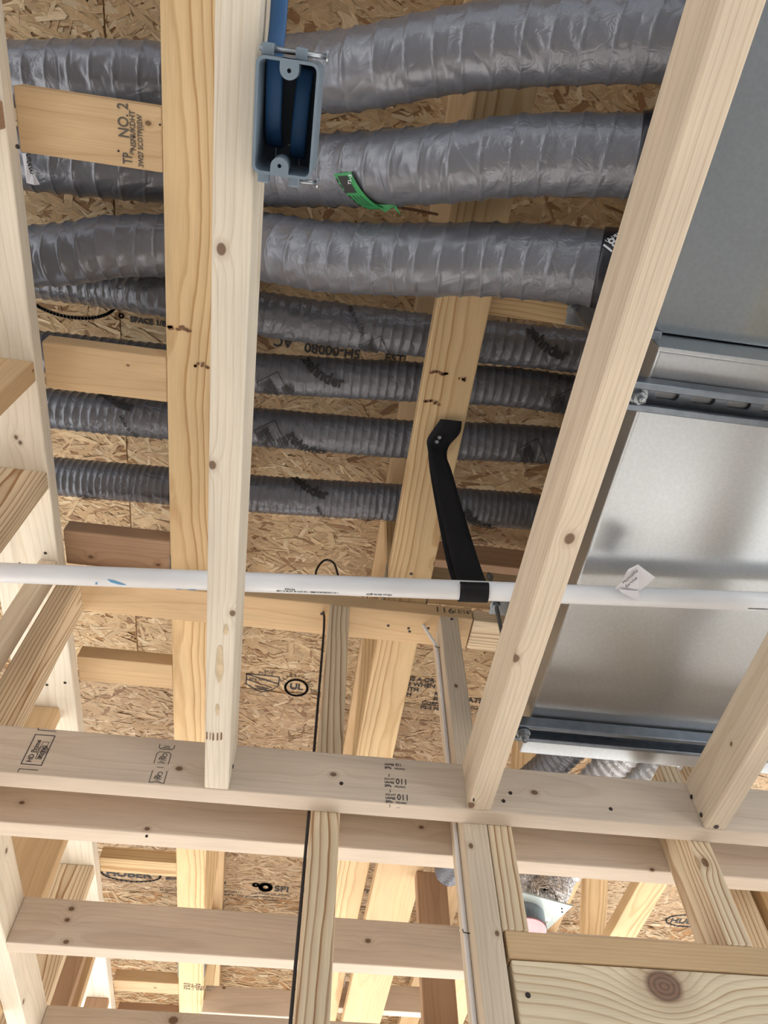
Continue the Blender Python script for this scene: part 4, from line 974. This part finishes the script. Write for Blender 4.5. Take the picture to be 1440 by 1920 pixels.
# knockout outlines on the back
for xk, yk in ((-.0755, .098), (-.0530, .103)):
    for (ax, ay, bx, by) in ((-.008, -.006, -.003, -.006), (.003, -.006, .008, -.006), (-.008, -.006, -.008, .006), (.008, -.006, .008, .004), (-.008, .006, -.003, .006), (.002, .007, .006, .007)):
        a = (xk + ax, yk + ay, EYE + .781); b_ = (xk + bx, yk + by, EYE + .781)
        V, F = tube([a, b_], .0005, 6); put('knockout_edge', mesh_from('knockout_edge', V, F, M['zinc'], V[0]), Matrix.Translation(V[0]), eb)
# flat blue cables
def flatcable(label, pts, w_, t_, name='blue_cable'):
    P, S = spline(pts, .006); P = [Vector(p) for p in P]; V = []; F = []
    prof = [(-w_ / 2, -t_ * .25), (-w_ / 2 + t_ * .3, -t_ / 2), (w_ / 2 - t_ * .3, -t_ / 2), (w_ / 2, -t_ * .25), (w_ / 2, t_ * .25), (w_ / 2 - t_ * .3, t_ / 2), (-w_ / 2 + t_ * .3, t_ / 2), (-w_ / 2, t_ * .25)]
    side = Vector((1, 0, 0)); n = len(prof)
    for i, p in enumerate(P):
        t = (P[min(i + 1, len(P) - 1)] - P[max(i - 1, 0)]).normalized(); u = t.cross(side).normalized()
        for a, b_ in prof: V.append(p + side * a + u * b_)
    for i in range(len(P) - 1):
        for k in range(n): F.append((i * n + k, i * n + (k + 1) % n, (i + 1) * n + (k + 1) % n, (i + 1) * n + k))
    F.append(tuple(range(n))[::-1]); F.append(tuple((len(P) - 1) * n + k for k in range(n)))
    return put(name, mesh_from(name, V, F, M['blue'], P[0], True), Matrix.Translation(P[0]), None, label, 'cable')
flatcable('blue flat cable entering the electrical box from above, left band inside', [(-.086, -.80, EYE + .800), (-.086, -.2, EYE + .790), (-.087, -.02, EYE + .776), (-.087, .015, EYE + .764), (-.086, .045, EYE + .760), (-.0855, .080, EYE + .766), (-.085, .094, EYE + .783)], .0145, .0055)
flatcable('blue flat cable lying in the right half of the electrical box', [(-.060, .028, EYE + .777), (-.061, .045, EYE + .770), (-.062, .085, EYE + .766), (-.0625, .100, EYE + .778)], .0140, .0060)

# ================================================================ SILVER DUCTS AND ROUND VALVE PLATE BEHIND
def low(p): return (p[0], p[1], p[2] - EYE)
sd1 = duct('silver_duct', 'silver ribbed duct nearest the right joist, behind the plenum', [(.86, 1.11, 1.075), (.80, 1.21, 1.07), (.74, 1.32, 1.05), low((0.7407, 1.4429, 2.5400)), low((0.6502, 1.5908, 2.5200)), low((0.6319, 1.5698, 2.4850))], .035, .016, 'silver', None, .0022, 31, .003, 40, .001, pw=.0035)
sd2 = duct('silver_duct', 'middle silver ribbed duct behind the plenum', [(.77, 1.11, 1.085), (.715, 1.20, 1.08), (.645, 1.32, 1.05), low((0.6187, 1.4583, 2.5400)), low((0.5607, 1.5695, 2.5200)), low((0.5438, 1.5509, 2.4850))], .035, .016, 'silver', None, .0022, 32, .003, 40, .001, pw=.0035)
sd3 = duct('silver_duct', 'darker grey duct leftmost of the three behind the plenum', [(.66, 1.12, 1.12), (.63, 1.20, 1.12), (.575, 1.34, 1.12), (.50, 1.55, 1.14), (.45, 1.9, 1.2)], .037, .016, 'jacket_small', None, .0018, 33, .003, 40, .001, pw=.0035)
for sd, fp_, q in ((sd1, [(0.6306, 1.5611, 2.4900), (0.6077, 1.5310, 2.4550), (0.5675, 1.4674, 2.4000), (0.5138, 1.3921, 2.3300)], 41), (sd2, [(0.5412, 1.5467, 2.4900), (0.5221, 1.5125, 2.4550), (0.4876, 1.4455, 2.4000), (0.4393, 1.3711, 2.3300)], 42)):
    fd = duct('foil_sleeve', None, [low(p) for p in fp_], .037, .012, 'foil', None, .003, q, .0025, 48, .008, parent=sd.o, pw=.003)
vp = thing('duct_plate', (.50, 1.46, EYE + .80), 'white square plate with pink capped round collar, behind the short stud', 'duct plate')
ang = math.radians(17)
def rotz(px, py): return (.470 + px * math.cos(ang) - py * math.sin(ang), 1.418 + px * math.sin(ang) + py * math.cos(ang))
pts = [rotz(*q) for q in ((-.085, -.085), (.075, -.085), (.075, .085), (-.085, .085))]
pz = EYE + .807
me = mesh_from('square_sheet', [(x, y, pz) for x, y in pts] + [(x, y, pz + .003) for x, y in pts], [(0, 1, 2, 3), (4, 5, 6, 7), (0, 1, 5, 4), (1, 2, 6, 5), (2, 3, 7, 6), (3, 0, 4, 7)], M['plate'], (.5, 1.46, pz))
put('square_sheet', me, Matrix.Translation((.5, 1.46, pz)), vp)
cx_, cy_ = (0.4698, 1.4041, 2.2850)[:2]
for q in ((.060, -.070), (.067, -.060), (.060, .02), (.066, .035), (.045, .01)): screw(vp, (*rotz(*q), pz), ZN, .0016, name='rivet')
put('collar_ring', bm_mesh(cyl_bm(.050, .030, 40, None, False), 'collar_ring', M['strut']), Matrix.Translation((cx_, cy_, pz - .015)), vp)
bm = cyl_bm(.049, .006, 40); put('pink_cap', bm_mesh(bm, 'pink_cap', M['pink']), Matrix.Translation((cx_, cy_, pz - .029)), vp)


# ================================================================ repeats carry a common group
GROUPS = {'blocking': 'short blocks between the trusses and the wall', 'floor_truss': 'floor trusses under the sheathing', 'ceiling_joist': 'dropped ceiling joists',
          'ledger_board': 'ledger boards', 'cripple_stud': 'short studs on the header', 'strut_channel': 'struts under the plenum', 'threaded_rod': 'threaded hanger rods',
          'silver_duct': 'silver ducts behind the plenum', 'blue_cable': 'blue flat cables in the electrical box'}
for o in list(bpy.data.objects):
    if o.parent is not None or 'category' not in o: continue
    nm = o.name.split('.')[0]
    if nm in GROUPS: o['group'] = GROUPS[nm]
    elif nm == 'flexible_duct': o['group'] = 'thick grey ducts' if 'thick' in o['label'] else 'thin ribbed grey ducts'
    elif nm == 'wall_stud': o['group'] = 'studs of the left wall' if o.location.x < -.52 and o.location.y != 1.0865 else 'wall studs'
    elif nm in ('top_plate', 'bottom_plate'): o['group'] = 'wall plates'
